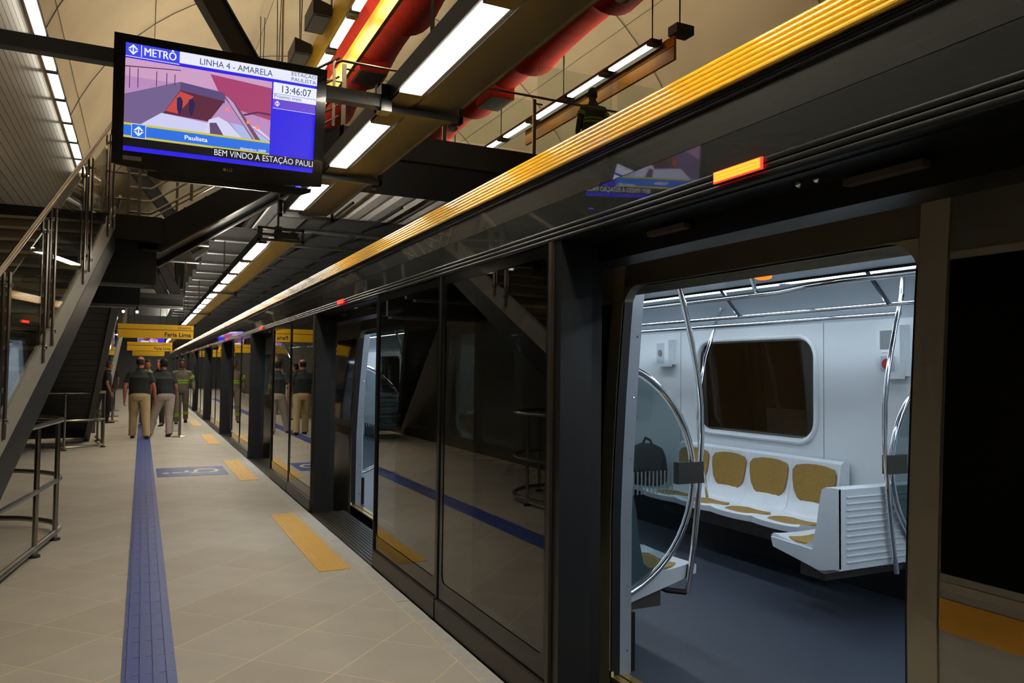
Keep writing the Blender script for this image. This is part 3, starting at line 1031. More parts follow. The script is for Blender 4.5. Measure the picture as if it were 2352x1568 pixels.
def light_track(label, y0, y1, lamps, brackets, rods, top='lamp_top'):
    t = thing('light_track', label, 'light track', (1.5, y0, LZ))
    # tray: lamp channel on one side, wide plate on the other
    MB().box(1.285, 1.300, y0, y1, LZ + .002, LZ + .115).build('channel_lip', 'tray_dark', t)
    MB().box(1.440, 1.470, y0, y1, LZ + .004, LZ + .09).build('channel_side', 'tray_dark', t)
    for a in brackets + [y0 + .02, y1 - .02]:
        MB().box(1.285, 1.47, a - .05, a + .05, LZ + .03, LZ + .06).build('channel_tie', 'tray_dark', t)
    MB().sweep([(1.470, LZ), (1.735, LZ + .012), (1.735, LZ + .09), (1.470, LZ + .09)], y0, y1).build('cover_plate', 'tray', t, label='wide grey cover plate')
    for a, c in zip([y0] + brackets, brackets + [y1]):
        MB().tube([(1.755, a + .12, LZ + .035), (1.755, c - .12, LZ + .035)], .024, 10).build('conduit', 'tray_dark', t, smooth=True)
    for a, c in lamps:
        MB().box(1.305, 1.436, a, c, LZ - .004, LZ + .03).build('diffuser', 'lamp', t, label='glowing white diffuser')
        MB().box(1.310, 1.430, a, c, LZ + .085, LZ + .10).build('upper_lamp', top, t, label='lamp facing up')
        MB().box(1.303, 1.437, a, c, LZ + .032, LZ + .083).build('ballast', 'tray_dark', t)
    for (a, c), (a2, c2) in zip(lamps[:-1], lamps[1:]):
        MB().box(1.301, 1.439, c + .004, a2 - .004, LZ - .008, LZ + .09).build('channel_cover', 'tray_dark', t)
    for y in brackets:
        b = MB()
        b.box(1.24, 1.80, y - .03, y + .03, LZ - .045, LZ - .006)
        b.box(1.24, 1.262, y - .03, y + .03, LZ - .045, LZ + .12)
        b.box(1.775, 1.80, y - .03, y + .03, LZ - .045, LZ + .12)
        b.build('bracket', 'tray', t)
        MB().ball((1.76, y + .05, LZ - .06), .035, .035, .02, 10, 6).build('cable_gland', 'tray_dark', t, smooth=True)
    for y, top in rods:
        MB().tube([(1.50, y, LZ + .07), (1.50, y, top)], .014, 8).build('hanger_rod', 'steel', t, smooth=True)
        MB().box(1.46, 1.54, y - .04, y + .04, LZ + .09, LZ + .17).build('rod_block', 'tray_dark', t)
    for y in (y0, y1):
        b = MB()
        b.box(1.24, 1.80, y - .035, y + .01, LZ - .035, LZ - .005)
        b.box(1.24, 1.27, y - .035, y + .01, LZ - .035, LZ + .13)
        b.box(1.775, 1.80, y - .035, y + .01, LZ - .035, LZ + .13)
        b.box(1.24, 1.80, y - .035, y + .01, LZ + .11, LZ + .14)
        b.build('end_frame', 'tray', t)
    return t


lamps1 = [(-5.5 + 1.835 * k, -5.5 + 1.835 * k + 1.2) for k in range(8)]
lamps1 = [(3.04 + 1.835 * k, 4.24 + 1.835 * k) for k in range(-4, 3)]
light_track('wide grey light track with bright panels above the nearest screen doors', -5.0, 8.20, lamps1, [-1.1, .75, 2.58, 4.52, 6.35], [(-1.5, 11.5), (4.25, 11.5)])
lamps2 = [(10.515 + 1.757 * k, 11.935 + 1.757 * k) for k in range(28)]
light_track('long grey light track with a row of small bright panels over the walking men', 9.85, 60.5, lamps2, [17.4, 24.4, 31.4, 38.4], [(9.95, 11.5), (17.1, 4.23), (25.1, 4.23), (31.1, 4.23), (39.1, 4.23)], 'lamp_top2')

# ================================================================ TELEVISIONS
EMI = {}


def ecol(rgb, s=1.0):
    k = (rgb, s)
    if k not in EMI:
        EMI[k] = emit('screen colour %d %d %d' % rgb, rgb, s)
    return EMI[k]


def television(label, centre, tilt, full=True):
    W, H = .93, .523
    c = Vector(centre)
    t = thing('wall_television', label, 'television', tuple(c))
    ex = Vector((1, 0.0, 0))
    nn = Vector((0, -math.cos(tilt), -math.sin(tilt)))
    ey = Vector((0, -math.sin(tilt), math.cos(tilt)))

    def P(u, v, d=0.0):
        return c + ex * ((u - .5) * W) + ey * ((.5 - v) * H) + nn * d

    def plate(u0, u1, v0, v1, d0, d1):
        return MB().prism([P(u0, v1, d0), P(u1, v1, d0), P(u1, v0, d0), P(u0, v0, d0)], nn * (d1 - d0))
    bz = MB()
    # bezel as four bars, the lower edge bows down
    mu, mv = .055, .075
    bz.prism([P(-mu, -mv, -.03), P(1 + mu, -mv, -.03), P(1 + mu, 0, -.03), P(-mu, 0, -.03)], nn * .045)
    bz.prism([P(-mu, 0, -.03), P(0, 0, -.03), P(0, 1, -.03), P(-mu, 1, -.03)], nn * .045)
    bz.prism([P(1, 0, -.03), P(1 + mu, 0, -.03), P(1 + mu, 1, -.03), P(1, 1, -.03)], nn * .045)
    low = [P(-mu, 1, -.03), P(1 + mu, 1, -.03), P(1 + mu, 1.13, -.03)] + [P(.5 + (.5 + mu) * q, 1.13 + .045 * (1 - q * q), -.03) for q in (.7, .35, 0, -.35, -.7)] + [P(-mu, 1.13, -.03)]
    bz.prism(low, nn * .045)
    bezel = bz.build('bezel', 'tv_black', t, label='glossy black bezel')
    bk = MB()
    bk.prism([P(-.02, 1.10, -.11), P(1.02, 1.10, -.11), P(1.02, -.04, -.11), P(-.02, -.04, -.11)], nn * .08)
    bk.build('rear_shell', 'tv_black', t)
    sp = MB()
    sp.prism([P(.12, 1.16, -.06), P(1.0, 1.16, -.06), P(1.0, 1.20, -.06), P(.95, 1.235, -.06), P(.20, 1.235, -.06), P(.12, 1.20, -.06)], nn * .05)
    sp.build('speaker_bar', 'tv_black', t)
    scr = plate(0, 1, 0, 1, -.01, 0.0).build('screen', ecol((46, 32, 226)), t, label='lit information screen')
    D = [0.0]

    def R(nm, u0, u1, v0, v1, rgb, s=1.0):
        D[0] += .0002
        return MB().poly([P(u0, v1, D[0]), P(u1, v1, D[0]), P(u1, v0, D[0]), P(u0, v0, D[0])]).build(nm, ecol(rgb, s), scr)

    def G(nm, pts, rgb, s=1.0):
        D[0] += .0002
        return MB().poly([P(u, v, D[0]) for u, v in pts]).build(nm, ecol(rgb, s), scr)

    def T(txt, u, v, width, height, rgb, align='l', bold=0.0):
        D[0] += .0002
        return place_text(txt, 'screen_text', ecol(rgb), scr, P(u, v, D[0] + .0006), ex, ey, width * W if width else None, height * H if height else None, align, bold)

    def logo(cu, cv, r):
        asp = W / H
        d = lambda a, b_: (cu + a * r, cv + b_ * r * asp)
        G('logo_mark', [d(-.95, -.10), d(0, -1.05), d(.95, -.10), d(.40, -.10), d(.40, -.24), d(.12, -.50), d(.12, .50), d(.40, .24), d(.40, .10), d(.95, .10), d(0, 1.05), d(-.95, .10), d(-.40, .10), d(-.40, .24), d(-.12, .50), d(-.12, -.50), d(-.40, -.24), d(-.40, -.10)], (238, 240, 255))

    # photograph of the street entrance with its escalators
    R('photo_ground', 0, .75, .135, .735, (186, 140, 190))
    R('photo_upper_wall', 0, .75, .135, .30, (206, 158, 196))
    G('photo_pink_wall', [(.42, .16), (.75, .20), (.75, .52), (.56, .46), (.47, .33)], (168, 66, 112))
    G('photo_left_wall', [(0, .47), (.27, .28), (.27, .42), (.15, .735), (0, .735)], (116, 96, 142))
    G('photo_opening', [(.27, .28), (.50, .32), (.50, .42), (.27, .38)], (92, 74, 122))
    G('photo_stairwell', [(.27, .36), (.50, .40), (.42, .62), (.19, .60)], (92, 40, 62))
    G('photo_red_glow', [(.27, .37), (.34, .40), (.26, .585), (.20, .575)], (198, 74, 70))
    G('photo_landing', [(.18, .60), (.42, .635), (.42, .735), (.08, .735)], (206, 206, 244))
    G('photo_escalator', [(.42, .60), (.47, .56), (.52, .60), (.60, .735), (.40, .735)], (214, 212, 244))
    G('photo_escalator_steps', [(.535, .60), (.64, .62), (.75, .73), (.75, .735), (.60, .735)], (172, 186, 232))
    G('photo_comb', [(.425, .63), (.46, .62), (.50, .735), (.43, .735)], (96, 74, 110))
    G('photo_handrail', [(.49, .345), (.515, .35), (.555, .40), (.70, .735), (.655, .735), (.525, .42), (.505, .38)], (112, 72, 104))
    G('photo_handrail', [(.50, .345), (.515, .355), (.545, .40), (.672, .735), (.662, .735), (.53, .42)], (190, 160, 196))
    G('photo_handrail', [(.60, .50), (.68, .45), (.75, .455), (.75, .475), (.68, .468), (.605, .515)], (92, 44, 78))
    G('photo_balustrade', [(.64, .60), (.68, .61), (.75, .70), (.75, .72)], (214, 206, 236))
    for u in (.255, .315):
        G('photo_walker', [(u, .44), (u + .018, .42), (u + .03, .46), (u + .028, .54), (u + .015, .60), (u + .002, .54)], (40, 34, 84))
    for u in (.505, .62, .67):
        R('photo_spot', u, u + .018, .46 + (u - .5) * .8, .49 + (u - .5) * .8, (255, 120, 90), 1.3)
    for u in (.02, .06, .15, .20, .24):
        R('photo_rail_post', u, u + .004, .22, .42 - u * .4, (84, 44, 80))
    G('photo_rail', [(0, .21), (.27, .17), (.27, .178), (0, .22)], (84, 44, 80))
    # header
    R('header_band', .262, 1, 0, .105, (232, 236, 252))
    R('metro_box', 0, .26, 0, .115, (64, 72, 232))
    R('header_rule', 0, .262, .117, .123, (238, 240, 255))
    R('header_divider', .073, .077, .005, .11, (238, 240, 255))
    logo(.036, .055, .026)
    for du in (0, .0012, .0024):
        T('METRÔ', .089 + du, .092, .155, .072, (238, 240, 255))
    T('LINHA 4 - AMARELA', .365, .085, .385, .058, (52, 56, 110))
    T('ESTAÇÃO', .995, .040, .140, .036, (70, 72, 120), 'r')
    T('PAULISTA', .995, .094, .140, .036, (70, 72, 120), 'r')
    # clock column
    R('clock_box', .757, 1, .135, .245, (236, 240, 252))
    R('next_train_box', .757, 1, .249, .300, (236, 240, 252))
    R('purple_box', .757, .998, .302, .392, (106, 72, 206))
    R('purple_rule', .757, .998, .392, .396, (236, 240, 252))
    T('13:46:07', .97, .228, .165, .070, (40, 44, 90), 'r')
    T('Próximo trem:', .764, .288, .155, .036, (60, 62, 110))
    logo(.782, .345, .016)
    # station banner
    R('banner', 0, .75, .735, .873, (44, 112, 226))
    R('banner_rule', 0, .75, .735, .755, (206, 196, 60))
    R('banner_rule', 0, .75, .853, .873, (206, 196, 60))
    R('logo_box', .037, .108, .738, .870, (214, 226, 252))
    R('logo_box', .040, .105, .743, .865, (44, 112, 226))
    logo(.0725, .804, .026)
    T('Paulista', .30, .822, .118, .040, (238, 240, 255), bold=.02)
    T('dezembro 2009', .730, .850, .140, .024, (238, 240, 255), 'r', bold=.01)
    # ticker
    R('ticker_ground', 0, .75, .875, .955, (6, 6, 12))
    R('ticker_ground', .45, 1, .868, .950, (6, 6, 12))
    T('BEM VINDO À ESTAÇÃO PAULI', .455, .938, .543, .058, (232, 234, 246))
    # marks on the bezel
    place_text('LG', 'maker_mark', 'sticker', bezel, P(.525, 1.085, .016), ex, ey, None, .016, 'l', .01)
    pts = [P(.512 + .009 * math.cos(a * PI / 6), 1.072 + .016 * math.sin(a * PI / 6), .0157) for a in range(12)]
    MB().poly(pts).build('maker_disc', 'sticker', bezel)
    if full:
        plate(0.0, .09, 1.045, 1.085, .015, .0165).build('sticker', 'sticker', bezel, label='grey sticker')
        MB().ball(tuple(P(.93, 1.165, -.03)), .02, .02, .01, 10, 6).build('power_lamp', ecol((90, 90, 255), 1.5), t, smooth=True)
    # arm to the beam behind
    q = P(.5, .45, -.11)
    MB().box(q.x - .10, q.x + .10, q.y, q.y + .10, q.z - .08, q.z + .16).build('mount_arm', 'beam', t)
    return t


television('large black television with the blue station screen hung over the platform', (0.350, 4.212, 2.886), math.radians(8.1))
television('small distant television hung below the far yellow sign', (0.28, 31.7, 2.60), math.radians(8.1), False)
bm_ = thing('television_beam', 'grey steel cross beam carrying the large television', 'beam', (.3, 4.42, 3.1))
MB().box(-2.0, 1.27, 4.40, 4.47, 3.115, 3.19).build('beam_tube', 'beam2', bm_)
MB().box(1.235, 1.30, 4.385, 4.485, 3.09, 3.25).build('end_plate', 'dark_trim', bm_)

# ================================================================ HANGING SIGNS
def hanging_sign(label, x0, x1, y, z0, z1, l1, l2, top):
    t = thing('destination_sign', label, 'sign', ((x0 + x1) / 2, y, z0))
    zm = z0 + (z1 - z0) * .62
    MB().box(x0, x1, y, y + .05, z0, zm - .006).build('lower_board', 'sign_yellow', t)
    MB().box(x0, x1, y, y + .05, zm + .006, z1).build('upper_board', 'sign_yellow', t)
    MB().box(x0 + .01, x1 - .01, y + .01, y + .04, zm - .006, zm + .006).build('joint', 'sign_black', t)
    if l1:
        place_text(l1, 'lettering', 'sign_black', t, (x1 - .05, y - .002, zm + .028), (1, 0, 0), (0, 0, 1), .26, (z1 - zm) * .52, 'r')
    if l2:
        place_text(l2, 'lettering', 'sign_black', t, (x1 - .05, y - .002, z0 + .045), (1, 0, 0), (0, 0, 1), .52, (zm - z0) * .48, 'r', .02)
    for x in (x0 + .2, x1 - .2):
        MB().tube([(x, y + .025, z1), (x, y + .025, top)], .008, 6).build('hanger', 'beam', t)
    return t


hanging_sign('nearest yellow hanging sign reading Destino Faria Lima', -.477, .99, 18.0, 2.168, 2.463, 'Destino', 'Faria Lima', 4.23)
hanging_sign('second yellow hanging sign reading Faria Lima behind the small television', -.48, .94, 29.4, 2.12, 2.42, 'Destino', 'Faria Lima', 3.63)
hanging_sign('third and smallest yellow hanging sign far down the platform', -.45, .98, 42.5, 2.12, 2.42, 'Destino', 'Faria Lima', 4.61)
hanging_sign('yellow sign panel hanging over the heads of the walking men', -.30, .85, 36.0, 2.05, 2.35, '', '', 4.61)

# ================================================================ MEZZANINE
MZ = 4.84
MY = 10.20
mz = thing('mezzanine_bridge', 'dark steel mezzanine with corrugated underside crossing above the tracks', 'bridge', (4.7, MY, MZ), kind='thing')
MB().box(2.31, 8.6, MY, MY + .25, 4.48, MZ).build('edge_beam', 'beam', mz)
MB().box(2.05, 8.6, MY + .02, 12.27, 4.45, 4.48).build('soffit_plate', 'soffit', mz)
MB().box(2.0, 8.6, MY + .25, 46, 4.74, MZ).build('floor_slab', 'beam', mz)
# corrugated deck sheets between the cross beams
beam_y = [15.1 + 2.0 * k for k in range(15)]
lims = [12.27] + beam_y


def deck(y0, y1, x0, x1):
    prof = []
    x = x0
    while x < x1:
        prof += [(x, 4.53), (x + .19, 4.53), (x + .24, 4.60), (x + .34, 4.60), (x + .39, 4.53)]
        x += .39
    prof2 = [(a, b_ + .012) for a, b_ in reversed(prof)]
    return MB().sweep(prof + prof2, y0, y1)


for a, c in zip(lims[:-1], lims[1:]):
    deck(a, c, 2.02, 7.6).build('deck_sheet', 'deck', mz, label='corrugated galvanised deck sheet')
for y in beam_y:
    b = MB()
    xl = 2.3 if y < 16 else 1.30
    b.box(xl, 7.6, y - .09, y + .09, 4.22, 4.238)
    b.box(xl, 7.6, y - .010, y + .010, 4.238, 4.51)
    b.box(xl, 7.6, y - .09, y + .09, 4.51, 4.528)
    b.build('cross_beam', 'beam2', mz)
b = MB()
b.box(2.05, 2.56, 12.27, 46, 4.22, 4.24)
b.box(2.29, 2.32, 12.27, 46, 4.24, 4.51)
b.box(2.05, 2.56, 12.27, 46, 4.51, 4.528)
b.build('edge_girder', 'beam2', mz)
for x in (3.06, 3.9, 4.76):
    MB().box(x, x + .035, 12.5, 44, 4.30, 4.33).build('cable_tray', 'tray_dark', mz)
# railing of the mezzanine
rl = thing('mezzanine_railing', 'glass and steel railing along the mezzanine edge', 'railing', (4.7, MY + .04, MZ))
for k in range(5):
    x = 2.363 + 1.453 * k
    b = MB()
    b.box(x - .026, x + .026, MY + .025, MY + .06, MZ - .30 if k else MZ, MZ + .85)
    b.build('post', 'steel', rl)
    MB().tube([(x, MY + .04, MZ + .79), (x + .135, MY + .04, MZ + .79)], .012, 6).build('clip', 'beam', rl)
    if k < 4:
        MB().box(x + .05, x + 1.40, MY + .037, MY + .047, MZ + .05, MZ + (1.40 if k > 1 else .82)).build('pane', 'clear_glass', rl, label='clear balustrade pane')
MB().tube([(2.227, MY + .04, MZ + .765), (2.244, MY + .04, MZ + .84), (2.33, MY + .04, MZ + .893), (8.5, MY + .04, MZ + .893)], .019, 8).build('handrail', 'steel', rl, smooth=True)
for z in (.30, .6):
    MB().tube([(2.08, MY + .04, MZ + z), (2.363, MY + .04, MZ + z)], .013, 6).build('side_rail', 'steel', rl, smooth=True)

# inclined columns up to the vault
def strut(label, p, q, wx, wy):
    p, q = Vector(p), Vector(q)
    t = thing('inclined_column', label, 'column', tuple(p))
    d = (q - p).normalized()
    a = Vector((0, 1, 0)).cross(d).normalized() * wx
    L = (q - p) / 2
    c = (p + q) / 2
    b = MB()
    b.obox(c, a, Vector((0, wy, 0)), L)
    b.obox(c + a, a * .08, Vector((0, wy * 1.5, 0)), L)
    b.obox(c - a, a * .08, Vector((0, wy * 1.5, 0)), L)
    b.build('column_profile', 'beam', t)
    e = MB().obox(p + d * .05, a * 1.6, Vector((0, wy * 2, 0)), d * .05)
    e.build('foot_plate', 'beam', t)
    return t


strut('dark inclined steel column behind the large television', (2.06, 11.9, 4.84), (-.90, 11.9, 9.60), .15, .13)
strut('slimmer inclined steel column crossing behind the landing rails', (1.15, 18.6, 4.1), (-.32, 18.6, 5.95), .11, .12)
strut('pale inclined column beyond the landing, leftmost of the far pair', (.75, 31, 4.05), (-.75, 31, 6.6), .16, .14)
strut('pale inclined column beyond the landing, rightmost of the far pair', (1.15, 31, 4.05), (.0, 31, 6.6), .16, .14)
fb = thing('far_cross_beam', 'dark cross beam above the yellow signs', 'beam', (.2, 29.4, 3.8))
MB().box(-1.9, 1.25, 29.28, 29.58, 3.95, 4.12).build('upper_flange', 'beam', fb)
MB().box(-1.9, 1.25, 29.38, 29.48, 3.70, 3.95).build('web', 'soffit', fb)
MB().box(-1.9, 1.25, 29.28, 29.58, 3.62, 3.70).build('lower_flange', 'beam2', fb)
fb = thing('far_cross_beam', 'grey cross beam left of the small bright panels', 'beam', (1, 21.1, 4.2))
MB().box(-.2, 1.25, 21.0, 21.2, 4.22, 4.24).build('lower_flange', 'beam2', fb)
MB().box(-.2, 1.25, 21.08, 21.12, 4.24, 4.51).build('web', 'beam', fb)
MB().box(-.2, 1.25, 21.0, 21.2, 4.51, 4.53).build('upper_flange', 'beam2', fb)
fb = thing('far_cross_beam', 'grey cross beam just beyond the upper stair flight', 'beam', (1, 18.02, 4.4))
MB().box(-.5, 1.25, 17.92, 18.12, 4.22, 4.24).build('lower_flange', 'beam2', fb)
MB().box(-.5, 1.25, 18.0, 18.04, 4.24, 4.53).build('web', 'beam', fb)
fs_ = thing('upper_floor_slab', 'dark slab of the far upper level above the distant staircase', 'floor slab', (0, 40, 4.6))
MB().box(-1.9, 1.25, 33.0, 50.0, 4.6, 4.7).build('slab', 'beam', fs_)

# ================================================================ UPPER LAMPS, SIGN BEAMS, DUCTS
def lamp_row(name, label, x0, x1, z, lamps, house, rods=None, lamp='lamp_up', up=True):
    t = thing(name, label, 'light track', ((x0 + x1) / 2, lamps[0][0], z))
    a, c = lamps[0][0] - .15, lamps[-1][1] + .15
    MB().box(x0 - .02, x1 + .02, a, c, z + .012, z + .06).build('housing', house, t)
    for p, q in lamps:
        MB().box(x0, x1, p, q, z - .02, z + .012).build('diffuser', lamp, t, label='glowing white diffuser')
        if up:
            MB().box(x0 + .01, x1 - .01, p, q, z + .06, z + .075).build('uplight', 'uplight', t, label='upward facing lamp')
        MB().box(x0 - .02, x1 + .02, p - .155, p - .005, z - .03, z + .03).build('end_cap', 'beam', t)
    if rods:
        xm = (x0 + x1) / 2
        for p, q in lamps[::2]:
            for dx in (-.06, .06):
                MB().tube([(xm, p - .06, z + .08), (xm, p - .06, z + .5), (xm + dx, p - .06, rods)], .012, 5).build('hanger', 'beam', t)
    return t


lamp_row('wall_light_track', 'row of lamps along the top of the metal wall beside the stairs', -1.735, -1.575, 7.0, [(8.13 + 1.65 * k, 9.61 + 1.65 * k) for k in range(-5, 10)], 'tray_dark', None, 'lamp_wall', False)
lamp_row('upper_light_track', 'row of lamps between the yellow panels at top centre', 2.86, 2.99, 7.3, [(4.40 + 1.575 * k, 5.65 + 1.575 * k) for k in range(0, 16)], 'tray_dark', 11.9, 'lamp_up2')
lamp_row('upper_light_track', 'row of lamps above the amber panel beyond the tracks', 7.82, 7.95, 7.3, [(10.90 + 1.57 * k, 12.14 + 1.57 * k) for k in range(0, 13)], 'tray_dark', 11.9)
t = thing('sign_beam', 'long bright yellow panel beside the upper lamps', 'sign', (3.2, 12, 6.9))
for k in range(6):
    MB().box(3.20, 3.26, 5.0 + 3.1 * k, 8.09 + 3.1 * k, 6.90, 7.32).build('panel', 'sign_yellow', t)
MB().box(2.62, 2.66, 6, 17, 6.98, 7.42).build('rear_panel', 'sign_yellow', t)
t = thing('sign_beam', 'long amber panel hanging under lamps beyond the tracks', 'sign', (8.05, 12, 6.9))
MB().box(8.05, 8.10, 10.45, 16.1, 6.92, 7.15).build('lower_panel', 'amber_panel', t)
MB().box(8.05, 8.10, 10.45, 16.1, 7.165, 7.34).build('upper_panel', 'amber_panel', t)
MB().box(7.975, 7.99, 10.7, 31.5, 7.22, 7.36).build('light_shield', 'beam', t)  # added shield that keeps the lamp light off the amber panels
MB().box(8.00, 8.36, 10.30, 10.55, 7.34, 7.50).build('end_box', 'beam', t)
MB().tube([(8.15, 10.42, 7.5), (8.15, 10.42, 11.9)], .014, 6).build('hanger', 'beam', t)
for k, (y, nm) in enumerate(((12.2, 'upper of the two dark loudspeakers right of the large television'), (13.85, 'lower of the two dark loudspeakers right of the large television'))):
    t = thing('loudspeaker', nm, 'speaker', (2.46, y, 7.3))
    MB().prism([(2.30, y, 7.22), (2.60, y, 7.22), (2.60, y, 7.40), (2.30, y, 7.48)], (0, .75, 0)).build('cabinet', 'beam', t)
    MB().box(2.33, 2.57, y + .05, y + .70, 7.21, 7.22).build('grille', 'vent', t)
    MB().tube([(2.45, y + .4, 7.44), (2.45, y + .4, 11.4)], .012, 6).build('hanger', 'steel', t)


def duct(label, x, z, r, boxes, ylo, yhi, seams):
    t = thing('air_duct', label, 'air duct', (x, ylo, z))
    n = 28
    rings = []
    y = ylo
    while y <= yhi:
        d = ((y - seams) % 3.05) / 3.05
        rr = r * (.95 + .34 * d ** 2.2 * (1 if d < .93 else max(0, (1 - d) / .07)) + .008 * math.sin(y * 21))
        rings.append(((x, y, z), (rr, 0, 0), (0, 0, rr)))
        y += .12
    MB().loft(rings, n).build('duct_skin', 'duct', t, smooth=True, label='red fabric duct skin')
    for y in boxes:
        MB().box(x - .30, x + .26, y, y + .85, z - .78, z - .3).build('outlet_box', 'duct', t)
        g = MB().box(x - .28, x + .24, y + .02, y + .83, z - .79, z - .775).build('outlet_grille', 'vent', t)
        b = MB()
        for q in range(12):
            b.box(x - .27 + q * .042, x - .25 + q * .042, y + .03, y + .82, z - .795, z - .79)
        b.build('grille_bars', 'tray', g)["kind"] = "stuff"
    return t


duct('big red fabric air duct nearer the television', 4.04, 8.3, .57, [8.3, 14.85, 21.4], 3.0, 48, 1.2)
duct('big red fabric air duct beyond the light track', 6.96, 8.3, .57, [8.4, 15.0, 21.5], 3.0, 48, 1.85)

# ================================================================ STAIRS
YAW = math.radians(7.6)
U = Vector((math.sin(YAW), math.cos(YAW), 0))
N = Vector((U.y, -U.x, 0))                     # towards the platform edge
A0 = Vector((-0.79, 6.407, 0))
U3 = Vector((-math.sin(YAW), math.cos(YAW), 0))
N3 = Vector((U3.y, -U3.x, 0))


def S1(s, z, n=0.0):
    return A0 + U * s + N * n + Vector((0, 0, z))


def zt(s):
    return 1.362 + .5735 * s


def zb(s):
    return .815 + .5835 * s


st = thing('stair_flight', 'near grey staircase rising from the left with granite skirting', 'stairs', tuple(S1(0, 0)))
SE = 3.57
SB = -1.397                                   # where the lower edge meets the floor
S0 = -1.90
pts = [S1(SB, 0.0), S1(SE, zb(SE)), S1(SE, zt(SE) - .25), S1(S0, zt(S0) - .25), S1(S0, 0.0)]
MB().prism(pts, -N * .05).build('stringer', 'stringer', st, label='grey steel stringer')
pts = [S1(S0, zt(S0) - .25, -.004), S1(SE, zt(SE) - .25, -.004), S1(SE, zt(SE), -.004), S1(S0, zt(S0), -.004)]
MB().prism(pts, -N * .04).build('skirting', 'granite', st, label='speckled granite skirting')
WD = 1.15
MB().prism([S1(SB, 0.0, -.05), S1(SE, zb(SE), -.05), S1(SE, zb(SE), -WD), S1(SB, 0, -WD)], (0, 0, .06)).build('soffit', 'soffit', st)
MB().prism([S1(SB + .1, 0, -WD), S1(SE, zb(SE) - .06, -WD), S1(SE, zt(SE) - .42, -WD), S1(S0 + .45, zt(S0 + .45) - .42, -WD), S1(S0 + .45, 0, -WD)], N * .04).build('stringer', 'stringer', st)
nst = 19
for k in range(nst):
    s0 = S0 + .06 + k * (SE - S0 - .06) / nst
    z = zt(s0) - .07
    if z < .05:
        continue
    MB().prism([S1(s0 - .025, z - .03, -.05), S1(s0 + .30, z - .03, -.05), S1(s0 + .30, z - .03, -WD + .04), S1(s0 - .025, z - .03, -WD + .04)], (0, 0, .03)).build('step', 'tread', st)
    MB().prism([S1(s0, z - .172, -.05), S1(s0 + .02, z - .172, -.05), S1(s0 + .02, z - .172, -WD + .04), S1(s0, z - .172, -WD + .04)], (0, 0, .142)).build('riser', 'riser', st)

bl = thing('stair_balustrade', 'glass balustrade with steel handrail on the near staircase', 'balustrade', tuple(S1(1, zt(1))))
MB().tube([S1(S0 - .1, zt(S0 - .1) + .95, -.03), S1(S0, zt(S0) + 1.02, -.03), S1(SE - .05, zt(SE - .05) + 1.025, -.03), S1(SE + .15, zt(SE) + 1.05, -.03)], .023, 10).build('handrail', 'steel', bl, smooth=True)
for s in (-1.75, -.57, -.295, .614, .86, 1.94, 2.20, 3.06, 3.32):
    b = MB()
    for dn in (.010, -.026):
        b.prism([S1(s, zt(s) - .14, dn), S1(s + .047, zt(s) - .14, dn), S1(s + .047, zt(s) + .99, dn), S1(s, zt(s) + .99, dn)], -N * .012)
    p = b.build('post', 'post_steel', bl)
    MB().tube([S1(s + .024, zt(s) - .02, .025), S1(s + .024, zt(s) - .02, -.04)], .017, 8).build('bolt', 'chrome', p, smooth=True)
    MB().tube([S1(s + .024, zt(s) + .90, .025), S1(s + .024, zt(s) + .90, -.04)], .015, 8).build('bolt', 'chrome', p, smooth=True)
for a, c in ((-1.68, -.58), (-.24, .60), (.92, 1.93), (2.26, 3.05)):
    MB().prism([S1(a, zt(a) + .03, -.007), S1(c, zt(c) + .03, -.007), S1(c, zt(c) + .91, -.007), S1(a, zt(a) + .91, -.007)], -N * .010).build('glass_pane', 'clear_glass', bl, label='clear glass pane')

# landing
ld = thing('stair_landing', 'dark landing joining the three stair flights', 'landing', (-.8, 12, 3.3))
MB().box(-1.86, .17, 9.95, 13.80, 3.04, 3.325).build('landing_slab', 'soffit', ld)
MB().box(-1.75, .12, 10.2, 10.30, 2.545, 3.04).build('landing_beam', 'soffit', ld)
MB().box(-1.75, -.05, 11.66, 11.77, 2.40, 3.04).build('landing_beam', 'soffit', ld)
MB().box(-1.75, -.30, 13.68, 13.80, 2.55, 3.04).build('landing_beam', 'soffit', ld)
MB().box(-1.75, .0, 10.18, 10.28, 2.51, 2.545).build('beam_flange', 'beam2', ld)
MB().box(-1.75, -.1, 11.62, 11.82, 2.36, 2.40).build('beam_flange', 'beam2', ld)
MB().box(-.36, -.255, 10.14, 10.25, 3.325, 3.42).build('kerb_block', 'granite', ld)

# flight across to the mezzanine
f2 = thing('stair_flight', 'dark upper stair flight climbing from the landing to the mezzanine', 'stairs', (.2, 11, 3.3))
xa, za, xb, zz = .17, 3.343, 2.363, 4.857
sl = (zz - za) / (xb - xa)
for y in (10.2, 11.66):
    MB().prism([(xa - .255, y, za - .374), (xa, y, za - .374), (xb, y, zz - .374), (xb, y, zz), (xa, y, za), (xa - .255, y, za)], (0, .10, 0)).build('stringer', 'soffit', f2)
    MB().prism([(xa - .21, y - .05, za - .40), (xa, y - .05, za - .40), (xb, y - .05, zz - .40), (xb, y - .05, zz - .374), (xa, y - .05, za - .374), (xa - .21, y - .05, za - .374)], (0, .20, 0)).build('stringer_flange', 'beam', f2)
MB().prism([(xa, 10.3, za - .306), (xb, 10.3, zz - .306), (xb, 10.3, zz - .28), (xa, 10.3, za - .28)], (0, 1.36, 0)).build('soffit', 'soffit', f2)
for k in range(9):
    x = xa + k * (xb - xa) / 9
    z = za + (k + .5) * (zz - za) / 9 - .05
    MB().box(x, x + .27, 10.3, 11.66, z - .03, z).build('step', 'beam2', f2)
r2 = thing('stair_railing', 'steel railing with slim bars following the upper flight', 'railing', (.17, 10.24, 3.325))
